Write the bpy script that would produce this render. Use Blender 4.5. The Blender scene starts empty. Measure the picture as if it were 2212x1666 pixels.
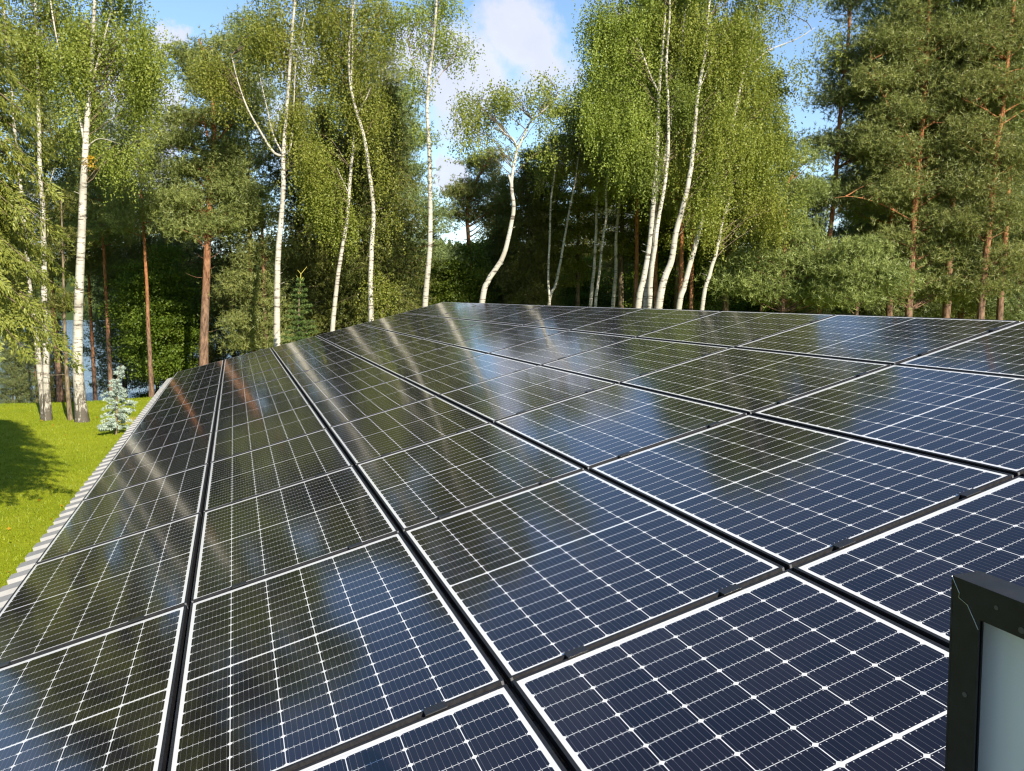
import bpy, math, random
import numpy as np
from mathutils import Matrix, Vector

# ------------------------------------------------------------------ camera, sky, sun, exposure
SC = bpy.context.scene
COL = SC.collection
GZ = 0.0                       # lawn level
EAVE = 2.6                     # height of the panel plane at the eave above the lawn
TILT = math.radians(14.1775)
CAM = np.array([1.27781, -20.03289, 1.71886 + EAVE])
RW = np.array([[0.949383985, -0.314117892, 0.0],
               [-0.0337098519, -0.101884020, -0.994224971],
               [0.312303852, 0.943901264, -0.107315924]])
F = 3334.0
cam_d = bpy.data.cameras.new('camera'); cam = bpy.data.objects.new('camera', cam_d); COL.objects.link(cam)
m = Matrix.Identity(4)
for k in range(3):
    m[k][0] = RW[0][k]; m[k][1] = -RW[1][k]; m[k][2] = -RW[2][k]; m[k][3] = CAM[k]
cam.matrix_world = m
cam_d.sensor_width = 36.0; cam_d.sensor_fit = 'HORIZONTAL'; cam_d.lens = 36.0 * F / 4080.0
cam_d.clip_start = 0.05; cam_d.clip_end = 3000
SC.camera = cam

SUN_EL = 31.0; SUN_AZ = 168.0          # clockwise from +Y
w = bpy.data.worlds.new('World'); SC.world = w; w.use_nodes = True
SKY_STRENGTH = 0.092
def world_nodes():
    nt = w.node_tree; N = nt.nodes; L = nt.links
    bg = N['Background']
    sky = N.new('ShaderNodeTexSky'); sky.sky_type = 'NISHITA'; sky.sun_disc = False
    sky.sun_elevation = math.radians(SUN_EL); sky.sun_rotation = math.radians(SUN_AZ)
    sky.air_density = 1.0; sky.dust_density = 0.05; sky.ozone_density = 3.0
    tc = N.new('ShaderNodeTexCoord')
    def math_(op, a, b=None, c=None, clamp=False):
        n = N.new('ShaderNodeMath'); n.operation = op; n.use_clamp = clamp
        for i, v in enumerate((a, b, c)):
            if v is None: continue
            if hasattr(v, 'is_linked') or isinstance(v, bpy.types.NodeSocket): L.new(v, n.inputs[i])
            else: n.inputs[i].default_value = v
        return n.outputs[0]
    # project the direction on a cloud layer so that clouds flatten towards the horizon
    sep = N.new('ShaderNodeSeparateXYZ'); L.new(tc.outputs['Generated'], sep.inputs[0])
    z = math_('ADD', math_('MAXIMUM', sep.outputs[2], 0.0), 0.12)
    comb = N.new('ShaderNodeCombineXYZ')
    L.new(math_('DIVIDE', sep.outputs[0], z), comb.inputs[0]); L.new(math_('DIVIDE', sep.outputs[1], z), comb.inputs[1])
    n1 = N.new('ShaderNodeTexNoise'); n1.inputs['Scale'].default_value = 1.15; n1.inputs['Detail'].default_value = 7; n1.inputs['Roughness'].default_value = 0.55
    L.new(comb.outputs[0], n1.inputs['Vector'])
    n2 = N.new('ShaderNodeTexNoise'); n2.inputs['Scale'].default_value = 14.0; n2.inputs['Detail'].default_value = 8; n2.inputs['Roughness'].default_value = 0.62
    L.new(tc.outputs['Generated'], n2.inputs['Vector'])
    mask = math_('MULTIPLY', math_('SUBTRACT', n1.outputs[0], 0.575), 6.5, clamp=True)
    # the clouds one can see between the trees: soft bodies at their own bearing and elevation
    warp = math_('MULTIPLY', math_('SUBTRACT', n2.outputs[0], 0.5), 0.13)
    def blob(px, py, r, k=1.0):
        nonlocal mask
        d = np.array([(px - 1106) / 1807.6, (py - 833) / 1807.6, 1.0]) @ RW; d /= np.linalg.norm(d)
        dot = N.new('ShaderNodeVectorMath'); dot.operation = 'DISTANCE'
        L.new(tc.outputs['Generated'], dot.inputs[0]); dot.inputs[1].default_value = tuple(d)
        rr = r / 1807.6
        v = math_('SUBTRACT', rr, math_('ADD', dot.outputs['Value'], warp))
        v = math_('MULTIPLY', v, k / (rr * 0.5), clamp=True)
        mask = math_('MAXIMUM', mask, v)
    clear = []
    for b in ((1115, 85, 105), (1040, 150, 110), (985, 190, 70), (880, 110, 90), (1170, 130, 80, .7), (975, 385, 30), (1000, 250, 60, .5),
              (330, 250, 100), (350, 105, 40), (330, 390, 70), (620, 290, 90), (520, 200, 60), (60, 460, 80), (1400, 500, 120, .6)):
        blob(*b)
    # clouds higher up and out of the frame, the ones the glass mirrors
    tl = math.radians(14.1775); nrm = np.array([-math.sin(tl), 0, math.cos(tl)])
    for px, py, r_ in ((1170, 840, 95), (1010, 900, 60), (890, 985, 70), (500, 990, 60), (560, 1130, 60), (1800, 820, 60)):
        d = np.array([(px - 1106) / 1807.6, (py - 833) / 1807.6, 1.0]) @ RW; d /= np.linalg.norm(d); d = d - 2 * (d @ nrm) * nrm
        c = RW @ d; blob(1106 + 1807.6 * c[0] / c[2], 833 + 1807.6 * c[1] / c[2], r_) if c[2] > .1 else None
    inv = math_('SUBTRACT', 1.0, n2.outputs[0])
    mix = N.new('ShaderNodeMixRGB'); L.new(math_('MULTIPLY', mask, 0.9), mix.inputs[0]); L.new(sky.outputs[0], mix.inputs[1])
    shade = N.new('ShaderNodeMixRGB'); L.new(math_('MULTIPLY', inv, 1.0, clamp=True), shade.inputs[0])
    shade.inputs[1].default_value = (5.0, 5.1, 5.7, 1); shade.inputs[2].default_value = (3.4, 3.65, 4.5, 1)
    L.new(shade.outputs[0], mix.inputs[2])
    L.new(mix.outputs[0], bg.inputs[0]); bg.inputs[1].default_value = SKY_STRENGTH
world_nodes()
sd = bpy.data.lights.new('sun', 'SUN'); sd.energy = 5.0; sd.angle = math.radians(0.5); sd.color = (1.0, 0.91, 0.74)
sun = bpy.data.objects.new('sun', sd); COL.objects.link(sun)
az = math.radians(SUN_AZ); el = math.radians(SUN_EL)
SUNV = Vector((math.sin(az) * math.cos(el), math.cos(az) * math.cos(el), math.sin(el)))
sun.rotation_euler = SUNV.to_track_quat('Z', 'Y').to_euler(); sun.location = (0, -30, 40)
SC.view_settings.view_transform = 'Standard'; SC.view_settings.look = 'None'
SC.view_settings.exposure = 1.15; SC.view_settings.gamma = 1.0
SC.render.engine = 'CYCLES'
SC.cycles.max_bounces = 6; SC.cycles.diffuse_bounces = 3; SC.cycles.glossy_bounces = 3; SC.cycles.transmission_bounces = 4
SC.cycles.sample_clamp_indirect = 6; SC.cycles.use_denoising = True
SC.cycles.pixel_filter_type = 'BLACKMAN_HARRIS'; SC.cycles.filter_width = 1.25

def at(px, py, D):
    """display pixel (2212 wide photograph) at depth D metres -> world point"""
    c = np.array([(px - 1106) / 1807.6 * D, (py - 833) / 1807.6 * D, D])
    return RW.T @ c + CAM

# ------------------------------------------------------------------ ground height
def sstep(a, b, x):
    t = np.clip((x - a) / (b - a), 0, 1); return t * t * (3 - 2 * t)
def ground_z(x, y):
    x = np.asarray(x, float); y = np.asarray(y, float)
    edge = 17.3 + 0.22 * (x + 5) * (x > -5) + 0.4 * np.sin(x * 0.31)     # where the lawn breaks towards the lake
    d = y - edge
    z = -3.4 * sstep(0.0, 15.0, d) - 0.9 * sstep(14, 22, d)
    keep = sstep(8.0, 26.0, x)                                         # the wood on the right stays level
    z = z * (1 - keep)
    z = z + 0.05 * np.sin(x * 0.6 + 1) * np.sin(y * 0.5)
    far = sstep(300, 360, np.hypot(x, y + 20))
    return z + far * (6 + 7 * np.sin(x * 0.008 + 1) ** 2)
def gz(x, y): return float(ground_z(x, y))

# ------------------------------------------------------------------ materials
MATS = {}
class NT:
    def __init__(s, name):
        s.m = bpy.data.materials.new(name); s.m.use_nodes = True; s.t = s.m.node_tree; s.N = s.t.nodes; s.L = s.t.links
        s.b = s.N['Principled BSDF']; s.out = s.N['Material Output']; MATS[name] = s.m
    def n(s, typ, **kw):
        n = s.N.new(typ)
        for k, v in kw.items():
            if k.startswith('i_'): n.inputs[k[2:].replace('_', ' ')].default_value = v
            else: setattr(n, k, v)
        return n
    def m_(s, op, a, b=None, c=None, clamp=False):
        n = s.N.new('ShaderNodeMath'); n.operation = op; n.use_clamp = clamp
        for i, v in enumerate((a, b, c)):
            if v is None: continue
            if isinstance(v, bpy.types.NodeSocket): s.L.new(v, n.inputs[i])
            else: n.inputs[i].default_value = v
        return n.outputs[0]
    def mix(s, f, a, b):
        n = s.N.new('ShaderNodeMixRGB')
        for i, v in enumerate((f, a, b)):
            if isinstance(v, bpy.types.NodeSocket): s.L.new(v, n.inputs[i])
            elif i == 0: n.inputs[0].default_value = v
            else: n.inputs[i].default_value = (*v, 1)
        return n.outputs[0]
    def ramp(s, f, stops):
        n = s.N.new('ShaderNodeValToRGB'); s.L.new(f, n.inputs[0]); e = n.color_ramp.elements
        while len(e) < len(stops): e.new(0.5)
        for q, (p, c) in zip(e, stops): q.position = p; q.color = (*c, 1)
        return n.outputs[0]
    def noise(s, scale, detail=4, rough=.55, vec=None, stretch=None, coord='Object'):
        if vec is None:
            tc = s.N.new('ShaderNodeTexCoord'); vec = tc.outputs[coord]
        if stretch:
            mp = s.N.new('ShaderNodeMapping'); mp.inputs['Scale'].default_value = stretch; s.L.new(vec, mp.inputs[0]); vec = mp.outputs[0]
        n = s.N.new('ShaderNodeTexNoise'); n.inputs['Scale'].default_value = scale; n.inputs['Detail'].default_value = detail
        n.inputs['Roughness'].default_value = rough; s.L.new(vec, n.inputs['Vector']); return n.outputs[0]
    def bump(s, h, strength=.3, dist=.02):
        n = s.N.new('ShaderNodeBump'); n.inputs['Strength'].default_value = strength; n.inputs['Distance'].default_value = dist
        s.L.new(h, n.inputs['Height']); s.L.new(n.outputs[0], s.b.inputs['Normal'])
    def set(s, **kw):
        for k, v in kw.items():
            k = k.replace('_', ' ')
            i = s.b.inputs[k]
            if isinstance(v, bpy.types.NodeSocket): s.L.new(v, i)
            elif isinstance(v, tuple) and len(v) == 3: i.default_value = (*v, 1)
            else: i.default_value = v

def leaf_mat(name, cols, trans=0.45, rough=.5, spec=.35, patch=0.35):
    """leaf: diffuse + translucent, colour varies from leaf to leaf and from clump to clump"""
    t = NT(name); t.N.remove(t.b)
    geo = t.n('ShaderNodeNewGeometry')
    oi = t.n('ShaderNodeObjectInfo')
    nz = t.noise(0.9, 2, .5)
    f = t.m_('ADD', t.m_('MULTIPLY', geo.outputs['Random Per Island'], 1 - patch), t.m_('MULTIPLY', t.m_('MULTIPLY', t.m_('SUBTRACT', nz, .3), 2.2, clamp=True), patch))
    c = t.ramp(f, cols)
    hsv = t.n('ShaderNodeHueSaturation'); t.L.new(c, hsv.inputs['Color'])
    t.L.new(t.m_('ADD', 0.485, t.m_('MULTIPLY', oi.outputs['Random'], 0.03)), hsv.inputs['Hue'])
    t.L.new(t.m_('ADD', 0.85, t.m_('MULTIPLY', oi.outputs['Random'], 0.3)), hsv.inputs['Value'])
    c = hsv.outputs[0]
    d = t.n('ShaderNodeBsdfDiffuse'); t.L.new(c, d.inputs[0])
    tr = t.n('ShaderNodeBsdfTranslucent'); t.L.new(t.mix(.35, c, (.26, .31, .05)), tr.inputs[0])
    g = t.n('ShaderNodeBsdfGlossy'); g.inputs['Roughness'].default_value = rough; g.inputs[0].default_value = (.9, .95, .85, 1)
    m1 = t.n('ShaderNodeMixShader'); m1.inputs[0].default_value = trans; t.L.new(d.outputs[0], m1.inputs[1]); t.L.new(tr.outputs[0], m1.inputs[2])
    m2 = t.n('ShaderNodeMixShader'); m2.inputs[0].default_value = spec * 0.05; t.L.new(m1.outputs[0], m2.inputs[1]); t.L.new(g.outputs[0], m2.inputs[2])
    t.L.new(m2.outputs[0], t.out.inputs[0])
    return t.m
leaf_mat('birch_leaf', [(0, (.105, .128, .020)), (.45, (.225, .258, .040)), (.85, (.33, .355, .070)), (1, (.46, .42, .12))], .52, .5, .35, .55)
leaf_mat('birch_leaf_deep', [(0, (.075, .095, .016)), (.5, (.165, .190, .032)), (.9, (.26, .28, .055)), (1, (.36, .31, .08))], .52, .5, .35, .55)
leaf_mat('maple_leaf', [(0, (.050, .090, .010)), (.5, (.115, .175, .018)), (1, (.22, .27, .03))], .55)
leaf_mat('pine_needle', [(0, (.075, .095, .028)), (.45, (.195, .228, .064)), (.85, (.33, .355, .115)), (1, (.44, .41, .16))], .38, .45, .5, .45)
leaf_mat('blue_pine_needle', [(0, (.065, .090, .036)), (.45, (.165, .212, .078)), (.85, (.29, .335, .13)), (1, (.40, .39, .16))], .38, .45, .5, .45)
leaf_mat('spruce_needle', [(0, (.042, .050, .013)), (.5, (.110, .118, .025)), (.9, (.20, .19, .045)), (1, (.30, .22, .06))], .35, .45, .4, .45)
leaf_mat('young_spruce_needle', [(0, (.045, .080, .022)), (.6, (.11, .17, .045)), (1, (.26, .28, .06))], .3)
leaf_mat('cedar_needle', [(0, (.20, .26, .23)), (.5, (.36, .44, .39)), (1, (.55, .62, .54))], .15)
leaf_mat('cypress_leaf', [(0, (.12, .145, .025)), (.5, (.23, .255, .045)), (.9, (.36, .36, .07)), (1, (.48, .40, .06))], .42, .5, .4, .4)
leaf_mat('yellow_leaf', [(0, (.30, .16, .01)), (1, (.50, .28, .02))], .4)
leaf_mat('grass', [(0, (.11, .155, .006)), (.5, (.19, .235, .009)), (.9, (.28, .30, .014)), (1, (.36, .33, .03))], .35, .5, .3, .5)

def bark_birch():
    t = NT('birch_bark'); tc = t.n('ShaderNodeTexCoord'); o = tc.outputs['Object']
    sep = t.n('ShaderNodeSeparateXYZ'); t.L.new(o, sep.inputs[0]); z = sep.outputs[2]
    wv = t.noise(1.0, 5, .7, o, (2.2, 2.2, 13))
    spots = t.m_('MULTIPLY', t.m_('SUBTRACT', wv, .54), 14, clamp=True)
    base = t.noise(2.6, 5, .7, o, (3.2, 3.2, 1.0))
    lowness = t.m_('SUBTRACT', 1.0, t.m_('DIVIDE', z, 3.0), clamp=True)
    rough = t.m_('MULTIPLY', t.m_('SUBTRACT', t.m_('ADD', base, t.m_('MULTIPLY', lowness, .42)), .74), 9, clamp=True)
    tone = t.noise(1.3, 3, .5, o)
    c = t.ramp(tone, [(.3, (.27, .25, .21)), (.7, (.44, .42, .37))])
    c = t.mix(spots, c, (.085, .07, .055))
    c = t.mix(rough, c, (.075, .065, .05))
    t.set(Base_Color=c, Roughness=.75, Specular_IOR_Level=.25)
    t.bump(t.m_('ADD', t.m_('MULTIPLY', spots, -.5), t.m_('MULTIPLY', base, .8)), .5, .02)
bark_birch()
def bark_pine():
    t = NT('pine_bark'); tc = t.n('ShaderNodeTexCoord'); o = tc.outputs['Object']
    sep = t.n('ShaderNodeSeparateXYZ'); t.L.new(o, sep.inputs[0]); z = sep.outputs[2]
    n = t.noise(5.0, 5, .65, o, (2.5, 2.5, .7))
    h = t.m_('MULTIPLY', t.m_('SUBTRACT', z, t.m_('ADD', 2.2, t.m_('MULTIPLY', n, 3.0))), .22, clamp=True)
    low = t.ramp(n, [(.35, (.055, .035, .025)), (.62, (.20, .125, .085))])
    up = t.ramp(n, [(.35, (.12, .045, .02)), (.62, (.36, .155, .065))])
    t.set(Base_Color=t.mix(h, low, up), Roughness=.9, Specular_IOR_Level=.15)
    t.bump(n, .9, .03)
bark_pine()
def bark_dark():
    t = NT('brown_bark'); n = t.noise(6.0, 4, .6, None, (2, 2, .6))
    t.set(Base_Color=t.ramp(n, [(.35, (.06, .045, .03)), (.65, (.19, .15, .10))]), Roughness=.9, Specular_IOR_Level=.15); t.bump(n, .8, .02)
bark_dark()
def simple(name, col, rough=.5, metal=0., spec=.5):
    t = NT(name); t.set(Base_Color=col, Roughness=rough, Metallic=metal, Specular_IOR_Level=spec); return t
def mat_frame():
    t = NT('black_frame'); n = t.noise(60, 3, .6)
    t.set(Base_Color=t.ramp(n, [(.3, (.011, .011, .013)), (.7, (.020, .020, .023))]), Roughness=t.m_('ADD', .36, t.m_('MULTIPLY', n, .2)), Specular_IOR_Level=.3)
mat_frame()
simple('raw_edge', (.55, .57, .62), .35, .9)
simple('clamp_black', (.015, .015, .017), .4)
simple('rail_metal', (.25, .26, .28), .45, .8)
def mat_backsheet():
    t = NT('backsheet'); n = t.noise(3, 4, .6)
    t.set(Base_Color=t.ramp(n, [(.3, (.62, .67, .75)), (.7, (.69, .73, .80))]), Roughness=.45, Specular_IOR_Level=.4)
mat_backsheet()
def mat_roof():
    t = NT('roof_sheet'); n = t.noise(1.6, 5, .6, None, (3, 1, 1)); n2 = t.noise(40, 3, .6)
    c = t.mix(t.m_('MULTIPLY', n2, .25), t.ramp(n, [(.3, (.22, .22, .228)), (.7, (.285, .285, .292))]), (.16, .15, .14))
    t.set(Base_Color=c, Roughness=.55, Metallic=.0, Specular_IOR_Level=.4); t.bump(n2, .1, .003)
mat_roof()
def mat_wall():
    t = NT('render_wall'); n = t.noise(9, 5, .6); t.set(Base_Color=t.ramp(n, [(.3, (.5, .48, .43)), (.7, (.58, .56, .5))]), Roughness=.9); t.bump(n, .4, .01)
mat_wall()
simple('window_glass', (.03, .04, .05), .05); simple('white_paint', (.75, .75, .73), .5)

# solar glass: cells, gaps, busbars laid out in metres of the panel's own coordinates
PW, PL, TH, LIP = 1.038, 1.742, 0.034, 0.011
def mat_cells():
    t = NT('solar_cells'); tc = t.n('ShaderNodeTexCoord'); sep = t.n('ShaderNodeSeparateXYZ'); t.L.new(tc.outputs['Object'], sep.inputs[0])
    X, Y = sep.outputs[0], sep.outputs[1]
    x0 = LIP + .014; px = (PW - 2 * x0) / 6; gx = .0026
    y0 = LIP + .010; y1 = PL - LIP - .026; mid = .009; hl = (y1 - y0 - mid) / 2; py = hl / 10; gy = .0020
    xx = t.m_('DIVIDE', t.m_('SUBTRACT', X, x0), px)
    fx = t.m_('MULTIPLY', t.m_('SUBTRACT', t.m_('FRACT', xx), .5), px); ax = t.m_('ABSOLUTE', fx)
    inx = t.m_('MULTIPLY', t.m_('GREATER_THAN', xx, 0.0), t.m_('LESS_THAN', xx, 6.0))
    yc = (y0 + y1) / 2
    ym = t.m_('SUBTRACT', t.m_('ABSOLUTE', t.m_('SUBTRACT', Y, yc)), mid / 2)      # distance from the middle band
    yy = t.m_('DIVIDE', ym, py)
    fy = t.m_('MULTIPLY', t.m_('SUBTRACT', t.m_('FRACT', yy), .5), py); ay = t.m_('ABSOLUTE', fy)
    iny = t.m_('MULTIPLY', t.m_('GREATER_THAN', yy, 0.0), t.m_('LESS_THAN', yy, 10.0))
    hw = (px - gx) / 2; hh = (py - gy) / 2
    cell = t.m_('MULTIPLY', t.m_('LESS_THAN', ax, hw), t.m_('LESS_THAN', ay, hh))
    cell = t.m_('MULTIPLY', cell, t.m_('LESS_THAN', t.m_('ADD', ax, ay), hw + hh - .0078))
    cell = t.m_('MULTIPLY', cell, t.m_('MULTIPLY', inx, iny))
    bp = 2 * hw / 9
    bb = t.m_('MULTIPLY', t.m_('ABSOLUTE', t.m_('SUBTRACT', t.m_('FRACT', t.m_('DIVIDE', t.m_('ADD', fx, hw), bp)), .5)), bp)
    bus = t.m_('LESS_THAN', bb, .00045)
    dot = t.m_('MULTIPLY', t.m_('LESS_THAN', bb, .0012), t.m_('LESS_THAN', t.m_('ABSOLUTE', t.m_('SUBTRACT', ay, hh - .0050)), .0016))
    # each cell its own very slight tint
    wn = t.n('ShaderNodeTexWhiteNoise', noise_dimensions='3D')
    cb = t.n('ShaderNodeCombineXYZ'); t.L.new(t.m_('FLOOR', xx), cb.inputs[0])
    t.L.new(t.m_('FLOOR', t.m_('DIVIDE', t.m_('SUBTRACT', Y, y0), py)), cb.inputs[1])
    oi = t.n('ShaderNodeObjectInfo'); t.L.new(t.m_('MULTIPLY', oi.outputs['Random'], 50), cb.inputs[2]); t.L.new(cb.outputs[0], wn.inputs['Vector'])
    cellc = t.ramp(wn.outputs['Value'], [(0, (.0045, .0048, .0110)), (.5, (.0062, .0056, .0105)), (1, (.0085, .0075, .0150))])
    c = t.mix(t.m_('MULTIPLY', bus, .35), cellc, (.22, .22, .24)); c = t.mix(t.m_('MULTIPLY', dot, .8), c, (.55, .55, .57))
    tab = t.m_('MULTIPLY', t.m_('LESS_THAN', t.m_('ABSOLUTE', t.m_('SUBTRACT', Y, y1 + .012)), .0022), inx)
    tabm = t.m_('MULTIPLY', tab, t.m_('LESS_THAN', t.m_('ABSOLUTE', t.m_('SUBTRACT', t.m_('FRACT', t.m_('ADD', t.m_('MULTIPLY', xx, .5), 0.25)), .5)), .42))
    white = t.mix(t.m_('MULTIPLY', tabm, .6), (.62, .63, .65), (.42, .43, .45))
    white = t.mix(t.m_('MULTIPLY', t.noise(7, 4, .6), .10), white, (.5, .47, .42))
    col = t.mix(cell, white, c)
    # dust specks, different on each panel
    va = t.n('ShaderNodeVectorMath', operation='ADD'); t.L.new(tc.outputs['Object'], va.inputs[0]); cr = t.n('ShaderNodeCombineXYZ')
    t.L.new(t.m_('MULTIPLY', oi.outputs['Random'], 97), cr.inputs[0]); t.L.new(t.m_('MULTIPLY', oi.outputs['Random'], 31), cr.inputs[1]); t.L.new(cr.outputs[0], va.inputs[1])
    vo = t.n('ShaderNodeTexVoronoi'); vo.inputs['Scale'].default_value = 9.0; t.L.new(va.outputs[0], vo.inputs['Vector'])
    vs = t.n('ShaderNodeSeparateColor'); t.L.new(vo.outputs['Color'], vs.inputs[0])
    speck = t.m_('LESS_THAN', vo.outputs['Distance'], t.m_('MULTIPLY', t.m_('MAXIMUM', t.m_('SUBTRACT', vs.outputs[0], .72), 0.0), .09))
    film = t.noise(1.4, 6, .7, va.outputs[0]); film = t.m_('MULTIPLY', t.m_('SUBTRACT', film, .48), .05, clamp=True)
    col = t.mix(film, col, (.42, .38, .32)); col = t.mix(t.m_('MULTIPLY', speck, .75), col, (.42, .40, .35))
    dust = t.noise(2.2, 6, .65, va.outputs[0])
    r = t.m_('ADD', .062, t.m_('MULTIPLY', dust, .055))
    t.set(Base_Color=col, Roughness=.6, Specular_IOR_Level=0.0, Coat_Weight=1.0, Coat_IOR=1.52, Coat_Roughness=r)
mat_cells()

def mat_lawn():
    t = NT('lawn'); tc = t.n('ShaderNodeTexCoord'); o = tc.outputs['Object']
    big = t.noise(.35, 4, .6, o); mid = t.noise(3, 5, .7, o); fine = t.noise(28, 4, .7, o)
    f = t.m_('ADD', t.m_('MULTIPLY', big, .45), t.m_('ADD', t.m_('MULTIPLY', mid, .3), t.m_('MULTIPLY', fine, .35)))
    c = t.ramp(f, [(.36, (.115, .160, .007)), (.50, (.20, .245, .009)), (.70, (.30, .32, .020))])
    sep = t.n('ShaderNodeSeparateXYZ'); t.L.new(o, sep.inputs[0])
    # bare sandy patch beside the small blue conifer, forest floor past the lawn's break
    d = t.n('ShaderNodeVectorMath', operation='DISTANCE'); t.L.new(o, d.inputs[0])
    P = at(292, 880, 29); d.inputs[1].default_value = (float(P[0]), float(P[1]), 0)
    sand = t.m_('MULTIPLY', t.m_('SUBTRACT', 1.9, t.m_('ADD', d.outputs['Value'], t.m_('MULTIPLY', mid, 1.4))), 1.5, clamp=True)
    c = t.mix(t.m_('MULTIPLY', sand, .75), c, (.46, .33, .11))
    edge = t.m_('ADD', 17.2, t.m_('MULTIPLY', t.m_('MAXIMUM', t.m_('ADD', sep.outputs[0], 5), 0), .22))
    wood = t.m_('MULTIPLY', t.m_('SUBTRACT', t.m_('ADD', sep.outputs[1], t.m_('MULTIPLY', mid, 2.5)), t.m_('ADD', edge, 3.2)), .5, clamp=True)
    fl = t.ramp(fine, [(.3, (.055, .045, .022)), (.7, (.16, .13, .06))])
    past = t.m_('MULTIPLY', t.m_('SUBTRACT', t.m_('ADD', sep.outputs[1], t.m_('MULTIPLY', big, 14)), 48), .2, clamp=True)
    c = t.mix(wood, c, fl); c = t.mix(past, c, (.20, .26, .035))
    farc = t.m_('MULTIPLY', t.m_('SUBTRACT', sep.outputs[1], 200), .02, clamp=True)
    c = t.mix(farc, c, (.045, .07, .02))
    t.set(Base_Color=c, Roughness=.95, Specular_IOR_Level=.1); t.bump(t.m_('ADD', fine, mid), .8, .06)
mat_lawn()
def mat_water():
    t = NT('lake_water'); n = t.noise(1.0, 5, .65, None, (.55, 1.6, 1)); n2 = t.noise(.03, 4, .6)
    t.set(Base_Color=(.15, .22, .28), Roughness=.22, Specular_IOR_Level=.6); t.bump(n, 1.0, .9)
mat_water()
t_ = NT('far_wood'); n_ = t_.noise(.12, 6, .75)
t_.set(Base_Color=t_.ramp(n_, [(.35, (.022, .036, .016)), (.65, (.07, .095, .035))]), Roughness=1., Specular_IOR_Level=0.0)

# ------------------------------------------------------------------ mesh helpers
def link_mesh(name, V, Fq, mat, parent=None, smooth=False, loc=None, link=True):
    """V (n,3), Fq = list of face-index arrays (each (m,k))"""
    me = bpy.data.meshes.new(name); V = np.asarray(V, np.float32)
    if not isinstance(Fq, list): Fq = [Fq]
    Fq = [np.asarray(f, np.int32) for f in Fq if len(f)]
    me.vertices.add(len(V)); me.vertices.foreach_set('co', V.ravel())
    nl = sum(f.size for f in Fq); nf = sum(len(f) for f in Fq)
    me.loops.add(nl); me.loops.foreach_set('vertex_index', np.concatenate([f.ravel() for f in Fq]))
    tot = np.concatenate([np.full(len(f), f.shape[1], np.int32) for f in Fq]); st = np.concatenate([[0], np.cumsum(tot)[:-1]]).astype(np.int32)
    me.polygons.add(nf); me.polygons.foreach_set('loop_start', st)
    try: me.polygons.foreach_set('loop_total', tot)
    except Exception: pass
    me.update(calc_edges=True)
    me.polygons.foreach_set('use_smooth', np.full(nf, bool(smooth)))
    me.materials.append(MATS[mat])
    o = bpy.data.objects.new(name, me)
    if parent: o.parent = parent
    if loc is not None: o.location = loc
    if link: COL.objects.link(o)
    return o
BOXF = np.array([[0, 3, 2, 1], [4, 5, 6, 7], [0, 1, 5, 4], [1, 2, 6, 5], [2, 3, 7, 6], [3, 0, 4, 7]])
def box_v(a, b):
    (x0, y0, z0), (x1, y1, z1) = a, b
    return np.array([[x0, y0, z0], [x1, y0, z0], [x1, y1, z0], [x0, y1, z0], [x0, y0, z1], [x1, y0, z1], [x1, y1, z1], [x0, y1, z1]], float)
class MB:
    def __init__(s): s.V = []; s.F = {}; s.n = 0
    def add(s, V, Fs):
        V = np.asarray(V, float)
        for f in (Fs if isinstance(Fs, list) else [Fs]):
            f = np.asarray(f)
            if len(f): s.F.setdefault(f.shape[1], []).append(f + s.n)
        s.V.append(V); s.n += len(V)
    def box(s, a, b): s.add(box_v(a, b), BOXF)
    def tube(s, P, R, sides=8, cap=True, jit=0):
        P = np.asarray(P, float); R = np.asarray(R, float); n = len(P)
        T = np.gradient(P, axis=0); T /= np.linalg.norm(T, axis=1)[:, None] + 1e-9
        up = np.array([1., 0, 0]) if abs(T[0][0]) < .8 else np.array([0, 1., 0])
        a = np.cross(T, up); a /= np.linalg.norm(a, axis=1)[:, None] + 1e-9; b = np.cross(T, a)
        th = np.linspace(0, 2 * np.pi, sides, endpoint=False)
        V = P[:, None] + R[:, None, None] * (a[:, None] * np.cos(th)[None, :, None] + b[:, None] * np.sin(th)[None, :, None])
        i = np.arange(n - 1)[:, None] * sides; j = np.arange(sides)[None]; k = (np.arange(sides)[None] + 1) % sides
        Fq = np.stack([i + j, i + k, i + sides + k, i + sides + j], -1).reshape(-1, 4)
        s.add(V.reshape(-1, 3), Fq)
        if cap: s.F.setdefault(sides, []).append(np.array([(n - 1) * sides + np.arange(sides)]) + s.n - n * sides)
    def build(s, name, mat, parent=None, smooth=False, loc=None):
        if not s.V: return None
        return link_mesh(name, np.concatenate(s.V), [np.concatenate(v) for v in s.F.values()], mat, parent, smooth, loc)
def empty(name, loc, rz=0):
    o = bpy.data.objects.new(name, None); COL.objects.link(o); o.location = loc; o.rotation_euler = (0, 0, rz); o.empty_display_size = .3; return o
def tag(o, label=None, cat=None, group=None, kind=None):
    if label: o['label'] = label
    if cat: o['category'] = cat
    if group: o['group'] = group
    if kind: o['kind'] = kind
    return o
def copy_thing(root, loc, rz, scale, label, group=None):
    r = root.copy(); COL.objects.link(r); r.location = loc; r.rotation_euler = (0, 0, rz); r.scale = scale
    r['label'] = label
    if group: r['group'] = group
    for ch in list(root.children):
        c = ch.copy(); COL.objects.link(c); c.parent = r
        for g in list(ch.children):
            d = g.copy(); COL.objects.link(d); d.parent = c
    return r
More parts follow.
